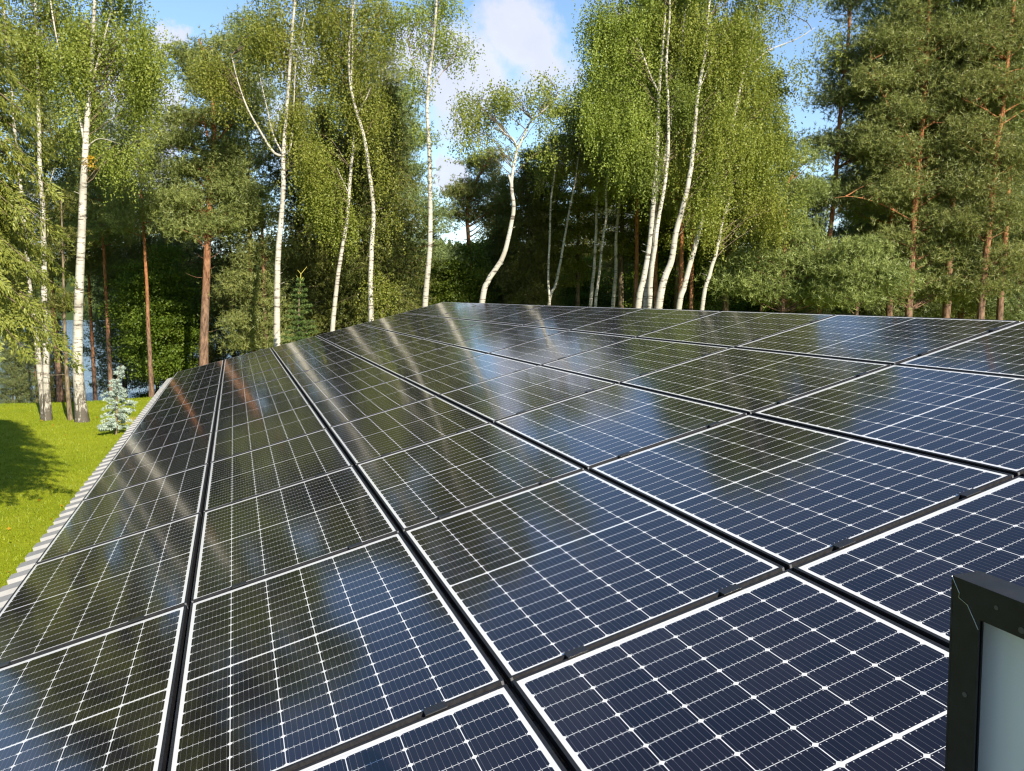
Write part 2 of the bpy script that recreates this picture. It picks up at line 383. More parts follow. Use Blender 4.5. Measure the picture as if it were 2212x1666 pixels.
def smooth_path(P, n):
    P = np.asarray(P, float); m = len(P)
    if m == 2: return P[0] + (P[1] - P[0]) * np.linspace(0, 1, n)[:, None]
    Q = np.vstack([2 * P[0] - P[1], P, 2 * P[-1] - P[-2]]); out = []
    for t in np.linspace(0, m - 1 - 1e-6, n):
        i = int(t); u = t - i; p0, p1, p2, p3 = Q[i:i + 4]
        out.append(.5 * (2 * p1 + (p2 - p0) * u + (2 * p0 - 5 * p1 + 4 * p2 - p3) * u * u + (3 * p1 - p0 - 3 * p2 + p3) * u ** 3))
    return np.array(out)

# ------------------------------------------------------------------ ground, lake, far shore
def make_ground():
    xs = np.concatenate([np.linspace(-900, -60, 40), np.linspace(-56, 70, 170), np.linspace(75, 900, 40)])
    ys = np.concatenate([np.linspace(-200, -34, 12), np.linspace(-32, 60, 150), np.linspace(64, 280, 25), np.linspace(290, 420, 30), np.linspace(440, 1200, 12)])
    X, Y = np.meshgrid(xs, ys); Z = ground_z(X, Y)
    V = np.stack([X, Y, Z], -1).reshape(-1, 3); nx, ny = len(xs), len(ys)
    i = (np.arange(ny - 1)[:, None] * nx + np.arange(nx - 1)[None]).ravel()
    o = link_mesh('ground', V, np.stack([i, i + 1, i + nx + 1, i + nx], -1), 'lawn', smooth=True); tag(o, kind='structure')
    xs = np.linspace(-900, 900, 30); ys = np.linspace(16, 700, 30)
    X, Y = np.meshgrid(xs, ys); V = np.stack([X, Y, X * 0 - 3.75], -1).reshape(-1, 3); i = (np.arange(29)[:, None] * 30 + np.arange(29)[None]).ravel()
    o = link_mesh('water', V, np.stack([i, i + 1, i + 31, i + 30], -1), 'lake_water'); tag(o, kind='structure')
make_ground()
rng = np.random.default_rng(7)
def unit(n, r=None):
    r = r or rng; v = r.normal(size=(n, 3)); return v / (np.linalg.norm(v, axis=1)[:, None] + 1e-9)
def diamonds(C, U, W, size, ratio=.38):
    """leaf quads: C base (n,3), U length direction, W width direction, size (n,)"""
    s = size[:, None]
    V = np.stack([C, C + U * s * .45 + W * s * ratio, C + U * s, C + U * s * .45 - W * s * ratio], 1).reshape(-1, 3)
    return V, np.arange(len(C) * 4).reshape(-1, 4)
def perp(U, r=None):
    v = np.cross(U, unit(len(U), r)); return v / (np.linalg.norm(v, axis=1)[:, None] + 1e-9)
def blades(C, A, k, length, width, spread, r=None):
    """needle tufts: k thin triangles from each centre C around axis A"""
    r = r or rng; n = len(C)
    Ck = np.repeat(C, k, 0); Ak = np.repeat(A, k, 0)
    D = Ak * (1 - spread) + unit(n * k, r) * spread; D /= np.linalg.norm(D, axis=1)[:, None] + 1e-9
    Wd = perp(D, r) * (width * r.uniform(.7, 1.3, n * k))[:, None]
    Ln = (length * r.uniform(.7, 1.25, n * k))[:, None]
    V = np.stack([Ck - Wd, Ck + Wd, Ck + D * Ln], 1).reshape(-1, 3)
    return V, np.arange(n * k * 3).reshape(-1, 3)

def far_shore():
    # the wooded far shore: one mass nobody could count
    n = 9000; r = np.random.default_rng(3)
    th = r.uniform(-1.5, 1.3, n); rad = r.uniform(322, 420, n)
    X = rad * np.sin(th); Y = -20 + rad * np.cos(th); Z = ground_z(X, Y)
    h = r.uniform(8, 17, n); C = np.stack([X, Y, Z - 1], -1)
    V = []; Fs = []
    k = 6
    for lev, (rr, hh) in enumerate(((.26, .0), (.30, .35), (.17, .7))):
        a = np.linspace(0, 2 * np.pi, k, endpoint=False)[None] + r.uniform(0, 6, n)[:, None]
        q = (h * rr)[:, None] * r.uniform(.7, 1.2, (n, k))
        V.append(np.stack([C[:, :1] + q * np.cos(a), C[:, 1:2] + q * np.sin(a), C[:, 2:] + (h * hh)[:, None] + 0 * a], -1))
    top = (C + np.stack([0 * h, 0 * h, h], -1))[:, None]
    A = np.concatenate(V + [top], 1); per = 3 * k + 1
    base = (np.arange(n) * per)[:, None]
    j = np.arange(k); j2 = (j + 1) % k
    q4 = np.concatenate([np.stack([l * k + j, l * k + j2, (l + 1) * k + j2, (l + 1) * k + j], -1) for l in (0, 1)])
    t3 = np.stack([2 * k + j, 2 * k + j2, j * 0 + 3 * k], -1)
    o = link_mesh('far_wood', A.reshape(-1, 3), [(base[:, :, None] + q4[None]).reshape(-1, 4), (base[:, :, None] + t3[None]).reshape(-1, 3)], 'far_wood')
    tag(o, 'distant dark green wood along the far shore of the lake', 'far wood', kind='stuff')
far_shore()
def grass():
    r = np.random.default_rng(11); n = 230000
    # density follows what lies left of the roof
    D = r.uniform(0, 1, n) ** 1.3; y = -17 + D * 36; x = -1.2 - r.uniform(0, 1, n) ** .9 * (9 + 12 * D)
    z = ground_z(x, y); C = np.stack([x, y, z - .005], -1)
    U = unit(n, r) * .55 + np.array([0, 0, 1.]); U /= np.linalg.norm(U, axis=1)[:, None]
    W = perp(U, r); s = r.uniform(.03, .075, n)
    V = np.stack([C - W * s[:, None] * .16, C + W * s[:, None] * .16, C + U * s[:, None]], 1).reshape(-1, 3)
    tag(link_mesh('grass', V, np.arange(n * 3).reshape(-1, 3), 'grass'), 'short yellow green mown grass of the lawn beside the roof', 'grass', kind='stuff')
    n = 160; y = r.uniform(-15, 15, n); x = -1.5 - r.uniform(0, 1, n) * 12; C = np.stack([x, y, ground_z(x, y) + .045], -1)
    U = unit(n, r) * np.array([1, 1, .25]); U /= np.linalg.norm(U, axis=1)[:, None]
    V, Fq = diamonds(C, U, perp(U, r), r.uniform(.05, .09, n))
    tag(link_mesh('fallen_leaves', V, Fq, 'yellow_leaf'), 'scattered yellow fallen birch leaves lying on the lawn', 'fallen leaves', kind='stuff')
grass()

# ------------------------------------------------------------------ house and roof
TM = Matrix.Rotation(-TILT, 4, 'Y')          # plane coordinates -> world (x rises)
def make_house():
    root = empty('house', (0, 0, 0)); tag(root, 'house with pale grey ribbed metal roof under the solar panels', 'house')
    XE, XR, Y0, Y1 = -.235, 6.50, -25.5, .10
    # ribbed sheet in plane coordinates, profile along y
    pitch = .25; prof = [(0, 0), (.075, 0), (.087, .050), (.215, .050), (.227, 0)]
    ys, zs = [], []; y = Y0
    while y < Y1:
        for a, b in prof: ys.append(y + a); zs.append(b)
        y += pitch
    ys = np.array(ys); zs = np.array(zs) - .146; n = len(ys)
    def sheet(x0, x1, flip=False):
        V = []
        for x, dz in ((x0, 0), (x1, 0), (x1, -.006), (x0, -.006)): V.append(np.stack([np.full(n, x), ys, zs + dz], -1))
        V = np.concatenate(V); i = np.arange(n - 1)
        Fq = np.concatenate([np.stack([a * n + i, b * n + i, b * n + i + 1, a * n + i + 1], -1) for a, b in ((0, 1), (1, 2), (2, 3), (3, 0))])
        return V, Fq
    V, Fq = sheet(XE, XR); R = np.array(TM.to_3x3()); V = V @ R.T + [0, 0, EAVE]
    o = link_mesh('roof', V, Fq, 'roof_sheet', root)
    # other slope, mirrored at the ridge
    ridge = (R @ np.array([XR, 0, -.128]))[0]
    V2 = V.copy(); V2[:, 0] = 2 * ridge - V2[:, 0]; V2[:, 0] += .002
    link_mesh('roof', V2, Fq[:, ::-1], 'roof_sheet', root)
    mb = MB(); zr = (R @ np.array([XR, 0, -.128]))[2] + EAVE + .032
    P = [(-.16, -.036), (0, .008), (.16, -.036)]
    Vr = np.array([[ridge + a, yy, zr + b + dz] for dz in (0, -.004) for a, b in P for yy in (Y0, Y1)])
    mb.add(Vr, np.array([[0, 2, 3, 1], [2, 4, 5, 3], [6, 7, 9, 8], [8, 9, 11, 10], [0, 1, 7, 6], [4, 10, 11, 5]])); mb.build('ridge_cap', 'roof_sheet', root)
    # walls with gable ends
    xl, xr_ = .25, 2 * ridge - .25; ze = (R @ np.array([.3, 0, -.14]))[2] + EAVE - .03; zp = zr - .25; ya, yb = Y0 + .4, Y1 - .35
    pts = [(xl, 0 - .3), (xr_, -.3), (xr_, ze), (ridge, zp), (xl, ze)]
    V = np.array([[a, yy, b] for yy in (ya, yb) for a, b in pts])
    mb = MB(); mb.add(V, [np.array([[0, 1, 2, 3, 4], [9, 8, 7, 6, 5]]), np.array([[1, 0, 5, 6], [2, 1, 6, 7], [0, 4, 9, 5]])]); mb.build('wall', 'render_wall', root)
    for yy in (-20, -15, -9, -4):
        mb = MB(); mb.box((xl - .03, yy - .7, .95), (xl + .02, yy + .7, 2.05)); f = mb.build('window', 'white_paint', root)
        mb = MB(); mb.box((xl - .034, yy - .62, 1.03), (xl - .031, yy + .62, 1.97)); mb.build('pane', 'window_glass', f)
    # mounting rails under the panels
    for c in range(6):
        for fr in (.22, .78):
            x = c * 1.058 + .01 + PW * fr; V = box_v((x - .02, -10.98 * 1.7655 - .15, -.094), (x + .02, -.02, -.0375)) @ R.T + [0, 0, EAVE]
            link_mesh('mounting_rail', V, BOXF, 'rail_metal', root)
    # gutter along the eave
make_house()

# ------------------------------------------------------------------ solar panels
ORD = ['nearest', 'second', 'third', 'fourth', 'fifth', 'sixth', 'seventh', 'eighth', 'ninth', 'tenth', 'eleventh']
COLN = ['at the left eave', 'second from the left eave', 'third from the left eave', 'third from the ridge', 'second from the ridge', 'along the ridge']
def make_panel():
    root = empty('solar_panel', (0, 0, 0))
    mb = MB(); e = .0016
    mb.box((0, 0, -TH), (PW, LIP, e)); mb.box((0, PL - LIP, -TH), (PW, PL, e))
    mb.box((0, LIP, -TH), (LIP, PL - LIP, e)); mb.box((PW - LIP, LIP, -TH), (PW, PL - LIP, e)); mb.build('frame', 'black_frame', root)
    mb = MB(); mb.box((LIP, LIP, -.006), (PW - LIP, PL - LIP, 0)); mb.build('glass', 'solar_cells', root)
    for x in (.006, PW - .006):       # raw corner keys showing at the near end
        mb = MB(); mb.box((x - .004, -.0022, -TH + .004), (x + .004, -.0002, .0005))
        mb.build('corner_key', 'raw_edge', root)
    for fr in (.22, .78):
        mb = MB(); x = PW * fr; mb.box((x - .035, -.0185, -.030), (x + .035, -.0030, .0045)); mb.box((x - .035, -.0300, .0046), (x + .035, .0080, .0078)); mb.build('clamp', 'clamp_black', root)
    return root
proto = make_panel(); prng = random.Random(5)
for r_ in range(11):
    for c_ in range(6):
        dz = prng.uniform(-.0012, .0012)
        loc = TM @ Vector((c_ * 1.058 + .01, -(r_ + 1) * 1.7655 + .012, dz)) + Vector((0, 0, EAVE))
        if r_ == 10: row = 'nearest row'
        elif r_ == 9: row = 'second nearest row'
        elif r_ == 0: row = 'farthest row'
        else: row = ORD[r_] + ' row from the far end'
        lab = 'solar panel %s in the %s' % (COLN[c_], row)
        if r_ == 0 and c_ == 0: o = proto; o['label'] = lab
        else: o = copy_thing(proto, (0, 0, 0), 0, (1, 1, 1), lab)
        rx, ry = prng.gauss(0, .0011), prng.gauss(0, .0011)
        o.matrix_world = Matrix.Translation(loc) @ TM @ Matrix.Rotation(rx, 4, 'X') @ Matrix.Rotation(ry, 4, 'Y')
        o['category'] = 'solar panel'; o['group'] = 'solar panels laid in a grid on the roof'

def spare_panel():
    # stands on its long edge on the roof, its back to the camera: local x along the long side (towards the camera), z up, y = back side
    P = at(3792 * .5422, 2292 * .5422, .83)
    root = empty('spare_solar_panel', (0, 0, 0)); tag(root, 'loose solar panel standing on edge, its white back towards the viewer', 'solar panel')
    H = 1.038; Ln = 1.742; T = .035; FL = .0335; n = .0018
    R = np.array([[0, 1, 0], [-1, 0, 0], [0, 0, 1]])
    mb = MB()      # side walls, 2 mm thick
    mb.box((0, 0, 0), (Ln, T, .002)); mb.box((0, 0, H - .002), (Ln, T, H)); mb.box((0, .0, .002), (.002, T, H - .002)); mb.box((Ln - .002, .0, .002), (Ln, T, H - .002))
    # back flanges, just inside the walls
    mb.box((.002, T - .002, .002), (FL, T - n / 8, H - .002)); mb.box((Ln - FL, T - .002, .002), (Ln - .002, T - n / 8, H - .002))
    mb.box((FL, T - .002, .002), (Ln - FL, T - n / 8, FL)); mb.box((FL, T - .002, H - FL), (Ln - FL, T - n / 8, H - .002))
    # front lips and inner channel
    mb.box((.002, 0, .002), (LIP, .0015, H - .002)); mb.box((Ln - LIP, 0, .002), (Ln - .002, .0015, H - .002)); mb.box((LIP, 0, .002), (Ln - LIP, .0015, LIP)); mb.box((LIP, 0, H - LIP), (Ln - LIP, .0015, H - .002))
    mb.box((.002, .008, .002), (LIP + .004, .010, H - .002)); mb.box((LIP + .004, .008, H - LIP - .004), (Ln - LIP - .004, .010, H - .002)); mb.box((LIP + .004, .008, .002), (Ln - LIP - .004, .010, LIP + .004)); mb.box((Ln - LIP - .004, .008, .002), (Ln - .002, .010, H - .002))
    mb.build('frame', 'black_frame', root)
    mb = MB(); mb.box((.003, .0016, .003), (Ln - .003, .0060, H - .003)); g = mb.build('backsheet', 'backsheet', root)
    # folded corner joint: a bright hairline where the mitre meets
    mb = MB(); pts = [(0.0005, H - .0005), (.010, H - .015), (.0095, H - .0195), (.020, H - .0235), (FL, H - FL - .010)]
    mb.tube([(a, T + .0002, b) for a, b in pts], [.00035] * len(pts), 5); mb.build('corner_joint', 'raw_edge', root)
    for a, b, rr in ((.052, H - .0145, .0022), (.079, H - .026, .0030), (.0205, H - .115, .0026), (.60, H - .02, .003), (.0205, .30, .003)):
        mb = MB(); th = np.linspace(0, 2 * np.pi, 14, endpoint=False)
        V = np.array([[a + rr * math.cos(q), T + dd, b + rr * math.sin(q)] for dd in (-.0012, .0004) for q in th])
        i = np.arange(14); j = (i + 1) % 14
        mb.add(V, [np.stack([i, j, j + 14, i + 14], -1), np.array([i[::-1] + 14])]); mb.build('bolt_hole', 'hole_grey', root)
    # junction box and cable in the middle of the back
    mb = MB(); mb.box((.80, .006, H * .5 - .05), (.92, .024, H * .5 + .05)); jb = mb.build('junction_box', 'clamp_black', root)
    mb = MB(); mb.tube(smooth_path([(.86, .02, H * .5 - .05), (.88, .022, .35), (1.0, .022, .22), (1.2, .022, .3)], 20), [.003] * 20, 6); mb.build('cable', 'clamp_black', jb)
    # orientation: local x -> -y world, local y (back) -> -x world, local z -> up, leaning two degrees
    M = Matrix(((0, 1, 0), (-1, 0, 0), (0, 0, 1)))       # local x -> towards the camera (-y), local y -> +x
    M = Matrix.Rotation(math.radians(-1.6), 3, 'Y') @ M
    for ch in root.children_recursive:                   # built with the back at y = T: turn it to y = 0
        ch.data.transform(Matrix.Translation((0, T, 0)) @ Matrix.Diagonal((1, -1, 1, 1))); ch.data.flip_normals()
    back_top = M @ Vector((0, 0, H))
    root.matrix_world = Matrix.Translation(Vector(P) - back_top) @ M.to_4x4()
    return root
simple('hole_grey', (.06, .06, .065), .4)
spare_panel()


# ------------------------------------------------------------------ trees
def trunk_points(px_list, D, extra_top=None):
    """pixel polyline (bottom to top) at depth D -> world points, carried down to the ground"""
    P = [at(x, y, D) for x, y in px_list]
    g = gz(P[0][0], P[0][1])
    d = P[0] - P[1]; k = max(P[0][2] - g, 0) / max(abs(d[2]), .2)
    if P[0][2] - g > .3:
        b = P[0] + d * min(k, 3) * .5; b[2] = g - .15
        P = [b] + P
    else: P[0][2] = g - .1
    return np.array(P)
def taper(n, r0, r1, flare=.35):
    t = np.linspace(0, 1, n); return (r0 + (r1 - r0) * t ** .9) * (1 + flare * np.exp(-t * 26))
def lobe_targets(lobes, D, r, depth_k=1.0):
    T = []
    for lx, ly, rx, ry, n in lobes:
        for _ in range(int(n)):
            v = r.normal(size=3); v /= np.linalg.norm(v); q = r.uniform(.05, 1) ** .45
            dx, dy, dz = v * q
            Dd = D + (dz * .85 + .22) * rx / 1807.6 * D * depth_k
            T.append(at(lx + dx * rx, ly + dy * ry, Dd))
    return np.array(T)
def limbs_to(mb, T, trunk, r, rise=.55, rb=.022, rt=.005, droop=.25):
    """thin limbs from the trunk path to each target"""
    for t in T:
        hd = np.hypot(trunk[:, 0] - t[0], trunk[:, 1] - t[1])
        want = t[2] - rise * hd - r.uniform(.1, .5)
        i = int(np.argmin(np.abs(trunk[:, 2] - want) + .15 * hd)); p = trunk[i]
        L = np.linalg.norm(t - p)
        if L < .15 or (L > 2.6 and r.uniform() < .8): continue
        mid = p * .45 + t * .55 + np.array([0, 0, droop * L * .45]) + r.normal(size=3) * .05 * L
        q1 = p * .8 + t * .2 + np.array([0, 0, droop * L * .12]) + r.normal(size=3) * .02 * L
        P = smooth_path([p, q1, mid, t], 7)
        mb.tube(P, np.linspace(rb * (.5 + min(L, 4) / 4), rt, 7), 4, cap=False)
def strands(T, r, per=14, lmin=.35, lmax=1.5, spread=.29, step=.055, size=(.08, .13), slant=0.12):
    """hanging birch twigs with leaves"""
    S = np.repeat(T, per, 0) + r.normal(size=(len(T) * per, 3)) * np.array([spread, spread, spread * .6])
    L = r.uniform(lmin, lmax, len(S)) * r.uniform(.6, 1, len(S))
    n = np.maximum((L / step).astype(int), 3); idx = np.repeat(np.arange(len(S)), n)
    t = np.concatenate([np.arange(k) / k for k in n])
    sl = r.normal(size=(len(S), 2)) * slant
    C = S[idx].copy(); C[:, 2] -= t * L[idx]
    out = r.normal(size=(len(S), 2)) * .18
    C[:, :2] += sl[idx] * (t * L[idx])[:, None] + out[idx] * (1 - np.exp(-t * 3))[:, None]
    C += r.normal(size=C.shape) * .035
    U = unit(len(C), r) * .75 + np.array([0, 0, -.75]); U /= np.linalg.norm(U, axis=1)[:, None]
    return diamonds(C, U, perp(U, r), r.uniform(size[0], size[1], len(C)), .40)
def crown_mesh(name, VF, mat, parent, origin):
    V = np.concatenate([v for v, _ in VF]); off = 0; Fs = []
    for v, f in VF: Fs.append(f + off); off += len(v)
    ks = {}
    for f in Fs: ks.setdefault(f.shape[1], []).append(f)
    return link_mesh(name, V - origin, [np.concatenate(f) for f in ks.values()], mat, parent)
def birch(label, px, D, r0, lobes, forks=(), seed=1, mat='birch_leaf', group='birches beyond the roof', per=34, lmax=1.9, rtop=.03, sides=10, extra=None, size=(.055, .088)):
    r = np.random.default_rng(seed)
    P = trunk_points(px, D); path = smooth_path(P, 46)
    path[3:] += np.cumsum(r.normal(size=(43, 3)) * .006, 0) * np.array([1, 1, 0]) - 0
    org = np.array([path[0][0], path[0][1], gz(path[0][0], path[0][1])])
    root = empty('birch_tree', org); tag(root, label, 'birch', group)
    mb = MB(); mb.tube(path - org, taper(46, r0 * .93, rtop), sides)
    allp = [path]
    for f in forks:
        fp, fr, ft = f
        Q = [at(x, y, D + (dd[0] if dd else 0)) for x, y, *dd in fp]; i = int(np.argmin(np.linalg.norm(path - Q[0], axis=1))); Q[0] = path[i] * .7 + Q[0] * .3
        q = smooth_path(Q, 18); mb.tube(q - org, np.linspace(fr * .72, ft, 18), 8); allp.append(q)
    # short stubs of broken branches
    for _ in range(5):
        i = r.integers(8, 30); a = r.uniform(0, 6.28); d = np.array([math.cos(a), math.sin(a), .4])
        mb.tube([path[i] - org, path[i] - org + d * r.uniform(.12, .35)], [.018, .006], 5)
    mb.build('trunk', 'birch_bark', root, smooth=True)
    T = lobe_targets(lobes, D, r); allp = np.concatenate(allp)
    # foliage thinned on the camera side so that the stem stays visible
    d3 = T[:, None] - allp[None]; near = (np.abs(d3 @ RW[0]) < .42) & (np.abs(d3[..., 2]) < 1.0) & ((d3 @ RW[2]) < .1)
    T = T[~(near.any(1) & (r.uniform(size=len(T)) < .6))]
    ph = r.uniform(0, 6.28, 3)           # the crown hangs in curtains with gaps between them
    g = np.sin(T[:, 0] * 2.5 + ph[0] + np.sin(T[:, 2] * .9)) + np.sin(T[:, 1] * 2.3 + ph[1]) + .8 * np.sin(T[:, 2] * 1.9 + ph[2])
    T = T[(g > -.45) | (r.uniform(size=len(T)) < .12)]
    bm_ = MB(); limbs_to(bm_, T - org, allp - org, r); bm_.build('branches', 'brown_bark', root, smooth=True)
    crown_mesh('crown', [strands(T, r, per, .4, lmax, size=size)], mat, root, org)
    if extra:
        lx, ly, rad, n = extra; c = at(lx, ly, D - .3); C = c + r.normal(size=(n, 3)) * rad
        U = unit(n, r) - np.array([0, 0, .5]); U /= np.linalg.norm(U, axis=1)[:, None]
        crown_mesh('yellow_spray', [diamonds(C, U, perp(U, r), r.uniform(.05, .09, n))], 'yellow_leaf', root, org)
    return root

# the birches one can tell apart, from the lawn's left side to the right-hand clump
birch('thick white birch with cracked dark base, on the lawn left of the small blue conifer',
      [(178, 910), (168, 800), (170, 640), (177, 450), (182, 330), (191, 200), (200, 80), (206, -60), (212, -260)], 28.5, .205,
      [(250, 60, 90, 90, 34), (300, 180, 45, 90, 16), (120, 60, 95, 110, 36), (200, -120, 130, 110, 50), (215, 250, 50, 70, 12), (280, 270, 42, 50, 9), (165, 190, 60, 70, 14), (300, 90, 40, 60, 10), (205, 335, 25, 30, 4), (255, 335, 20, 25, 3), (325, 130, 22, 50, 5)],
      forks=[([(183, 320), (170, 250), (140, 160), (118, 60), (100, -60)], .06, .02), ([(192, 195), (215, 120), (238, 30), (260, -80)], .06, .02), ([(183, 325), (215, 300), (262, 312)], .03, .008)],
      seed=21, extra=(194, 348, .12, 90))
birch('right stem of the twin birches growing together on the lawn at far left',
      [(103, 907), (100, 800), (97, 650), (93, 480), (88, 400), (84, 260), (80, 120), (74, -60), (70, -240)], 29.0, .135,
      [(80, 60, 80, 90, 26), (60, -120, 100, 90, 30), (90, 180, 50, 70, 10), (110, 290, 30, 50, 4)],
      forks=[([(92, 440), (108, 395), (118, 360)], .04, .01)], seed=22, mat='birch_leaf_deep')
birch('left stem of the twin birches, leaning out behind the drooping yellow conifer',
      [(97, 905), (84, 780), (72, 680), (63, 600), (52, 470), (38, 330), (24, 180), (8, 0), (0, -120)], 29.15, .115,
      [(10, 40, 80, 100, 18), (0, -100, 80, 70, 16)], seed=23, mat='birch_leaf_deep')
birch('straight white birch right of the rusty pine, forking into a long left limb',
      [(598, 750), (598, 640), (601, 540), (609, 440), (612, 345), (617, 270), (624, 190), (630, 90), (640, -40), (650, -220)], 31.0, .150,
      [(600, 60, 70, 80, 24), (520, 175, 65, 75, 30), (455, 140, 30, 50, 7), (560, 110, 70, 60, 16), (640, 170, 40, 90, 16), (640, -110, 110, 90, 40), (670, 320, 40, 40, 8), (560, 260, 50, 40, 6), (640, 20, 40, 60, 10)],
      forks=[([(612, 345), (590, 328), (560, 280), (535, 235), (515, 180), (500, 120)], .075, .015), ([(611, 335), (590, 290), (578, 240), (560, 160)], .05, .012), ([(613, 340), (628, 318), (634, 240), (640, 130), (660, 20)], .045, .012)],
      seed=24)
birch('slender birch with bare curved stem, next right of the young spruce at the roof edge',
      [(718, 720), (724, 640), (735, 560), (748, 480), (757, 380), (763, 300), (762, 220), (760, 120), (765, -40)], 32.0, .110,
      [(700, 400, 45, 45, 12), (690, 350, 40, 50, 10), (735, 460, 35, 50, 10), (720, 100, 60, 90, 26), (700, 240, 50, 60, 14), (770, 20, 70, 80, 20)],
      forks=[([(750, 410), (738, 385), (728, 362)], .03, .01), ([(762, 330), (780, 300)], .03, .01)], seed=25)
birch('kinked birch with leafy sprouts low on its trunk, right of the slender curved birch',
      [(802, 697), (800, 620), (803, 530), (806, 450), (797, 380), (786, 300), (768, 240), (755, 180), (752, 100), (762, 0), (765, -160)], 31.5, .118,
      [(800, 330, 42, 50, 12), (815, 60, 60, 90, 30), (730, 150, 50, 80, 20), (800, 200, 50, 70, 20), (815, 392, 22, 32, 6), (815, 605, 16, 16, 4), (775, -80, 90, 70, 26), (830, 470, 18, 30, 2), (700, 30, 70, 70, 20)],
      forks=[([(757, 190), (762, 90), (760, 0)], .04, .015), ([(770, 245), (790, 215), (800, 190)], .03, .01)], seed=26)
birch('tall single birch with thin open crown standing against the gap of blue sky',
      [(918, 665), (925, 600), (931, 520), (930, 420), (928, 340), (923, 250), (925, 190), (934, 110), (942, 20), (946, -100), (950, -180)], 31.0, .125,
      [(935, 60, 55, 70, 30), (980, 120, 40, 35, 12), (1035, 85, 32, 16, 6), (890, 90, 28, 60, 10), (950, -50, 75, 60, 30), (895, 190, 22, 30, 5), (960, 190, 30, 28, 6), (890, 20, 30, 40, 8), (930, 140, 30, 40, 8), (925, 265, 14, 25, 2)],
      forks=[([(930, 200), (960, 150), (1000, 100), (1045, 80)], .03, .008), ([(929, 190), (900, 150), (880, 90)], .025, .008)], seed=27, per=22, lmax=1.1)
birch('crooked birch with zigzag trunk, forked low crown and broken stub, centre of the picture',
      [(1041, 662), (1056, 605), (1085, 560), (1100, 510), (1111, 450), (1107, 400), (1113, 350), (1120, 322), (1135, 290), (1148, 262), (1188, 228), (1210, 205)], 29.0, .120,
      [(1050, 230, 60, 40, 22), (1010, 285, 24, 32, 9), (1110, 200, 50, 32, 16), (1180, 200, 50, 42, 18), (1075, 290, 28, 24, 5), (1150, 340, 40, 60, 10), (1170, 265, 30, 28, 5)],
      forks=[([(1120, 322), (1108, 300), (1090, 288), (1070, 265)], .05, .012), ([(1106, 400), (1101, 385), (1098, 378)], .06, .045)], seed=28, rtop=.015, per=24, lmax=1.0)
for lab, px, D, r0, lb, sd, mt in (
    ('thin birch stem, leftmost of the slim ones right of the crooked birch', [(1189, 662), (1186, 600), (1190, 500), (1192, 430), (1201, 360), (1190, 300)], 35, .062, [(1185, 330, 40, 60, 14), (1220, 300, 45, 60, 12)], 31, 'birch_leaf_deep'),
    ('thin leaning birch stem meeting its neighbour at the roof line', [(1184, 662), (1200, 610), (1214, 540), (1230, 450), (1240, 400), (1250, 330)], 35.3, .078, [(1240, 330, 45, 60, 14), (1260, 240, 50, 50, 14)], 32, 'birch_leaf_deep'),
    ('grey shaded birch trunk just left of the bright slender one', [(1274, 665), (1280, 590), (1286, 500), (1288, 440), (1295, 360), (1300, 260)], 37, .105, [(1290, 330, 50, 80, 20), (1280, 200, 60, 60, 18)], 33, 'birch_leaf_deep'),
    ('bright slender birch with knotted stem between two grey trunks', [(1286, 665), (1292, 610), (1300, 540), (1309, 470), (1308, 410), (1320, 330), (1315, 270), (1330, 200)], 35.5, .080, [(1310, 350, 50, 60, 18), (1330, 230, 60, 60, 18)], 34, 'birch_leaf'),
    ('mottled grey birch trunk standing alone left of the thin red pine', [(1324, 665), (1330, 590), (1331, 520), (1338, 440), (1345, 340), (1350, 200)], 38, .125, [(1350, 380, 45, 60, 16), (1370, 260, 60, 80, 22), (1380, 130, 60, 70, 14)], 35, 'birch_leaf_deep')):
    birch(lab, px, D, r0, lb, seed=sd, mat=mt, per=22, lmax=1.3, sides=8)
birch('left stem of the big white birch clump, forking high with a long left limb',
      [(1378, 668), (1390, 600), (1404, 520), (1412, 440), (1420, 320), (1424, 200), (1430, 130), (1437, 40), (1445, -80), (1450, -260)], 30.0, .135,
      [(1400, 70, 90, 90, 40), (1310, 130, 45, 90, 20), (1300, 210, 40, 60, 14), (1380, 220, 50, 60, 14), (1440, -120, 140, 110, 60), (1350, 280, 50, 70, 16), (1310, 40, 50, 70, 16)],
      forks=[([(1421, 195), (1408, 170), (1385, 110), (1362, 40), (1345, -40)], .06, .02), ([(1428, 130), (1442, 108), (1436, 60)], .04, .015)], seed=41)
birch('middle stem of the big white birch clump, slim and close against its neighbours',
      [(1392, 668), (1398, 600), (1406, 530), (1412, 470), (1424, 380), (1438, 330), (1447, 260), (1458, 190), (1468, 130), (1478, 40), (1490, -100), (1500, -260)], 30.2, .110,
      [(1480, 60, 60, 80, 26), (1500, 200, 50, 60, 14), (1510, -120, 120, 100, 40), (1470, 300, 40, 40, 8)],
      forks=[([(1462, 165), (1442, 130), (1438, 90)], .045, .012)], seed=42)
birch('right stem of the big white birch clump, pressed close with scarred bark at the foot',
      [(1404, 668), (1405, 610), (1414, 540), (1422, 470), (1434, 400), (1440, 330), (1441, 230), (1436, 140), (1444, 30), (1440, -120)], 29.9, .115,
      [(1450, 170, 70, 60, 18), (1420, -60, 100, 80, 30), (1400, 330, 50, 70, 16)], seed=43, mat='birch_leaf_deep')
birch('leaning white birch with thick clean trunk, next right of the white clump',
      [(1422, 668), (1436, 600), (1452, 560), (1462, 500), (1478, 440), (1493, 370), (1503, 300), (1508, 230), (1518, 160), (1530, 90), (1540, -60), (1550, -220)], 29.6, .150,
      [(1560, 60, 70, 90, 36), (1560, 250, 50, 60, 16), (1580, -110, 120, 90, 44), (1540, 350, 40, 50, 12), (1520, 420, 30, 40, 6)],
      forks=[([(1513, 190), (1528, 150), (1545, 90)], .03, .01)], seed=44)
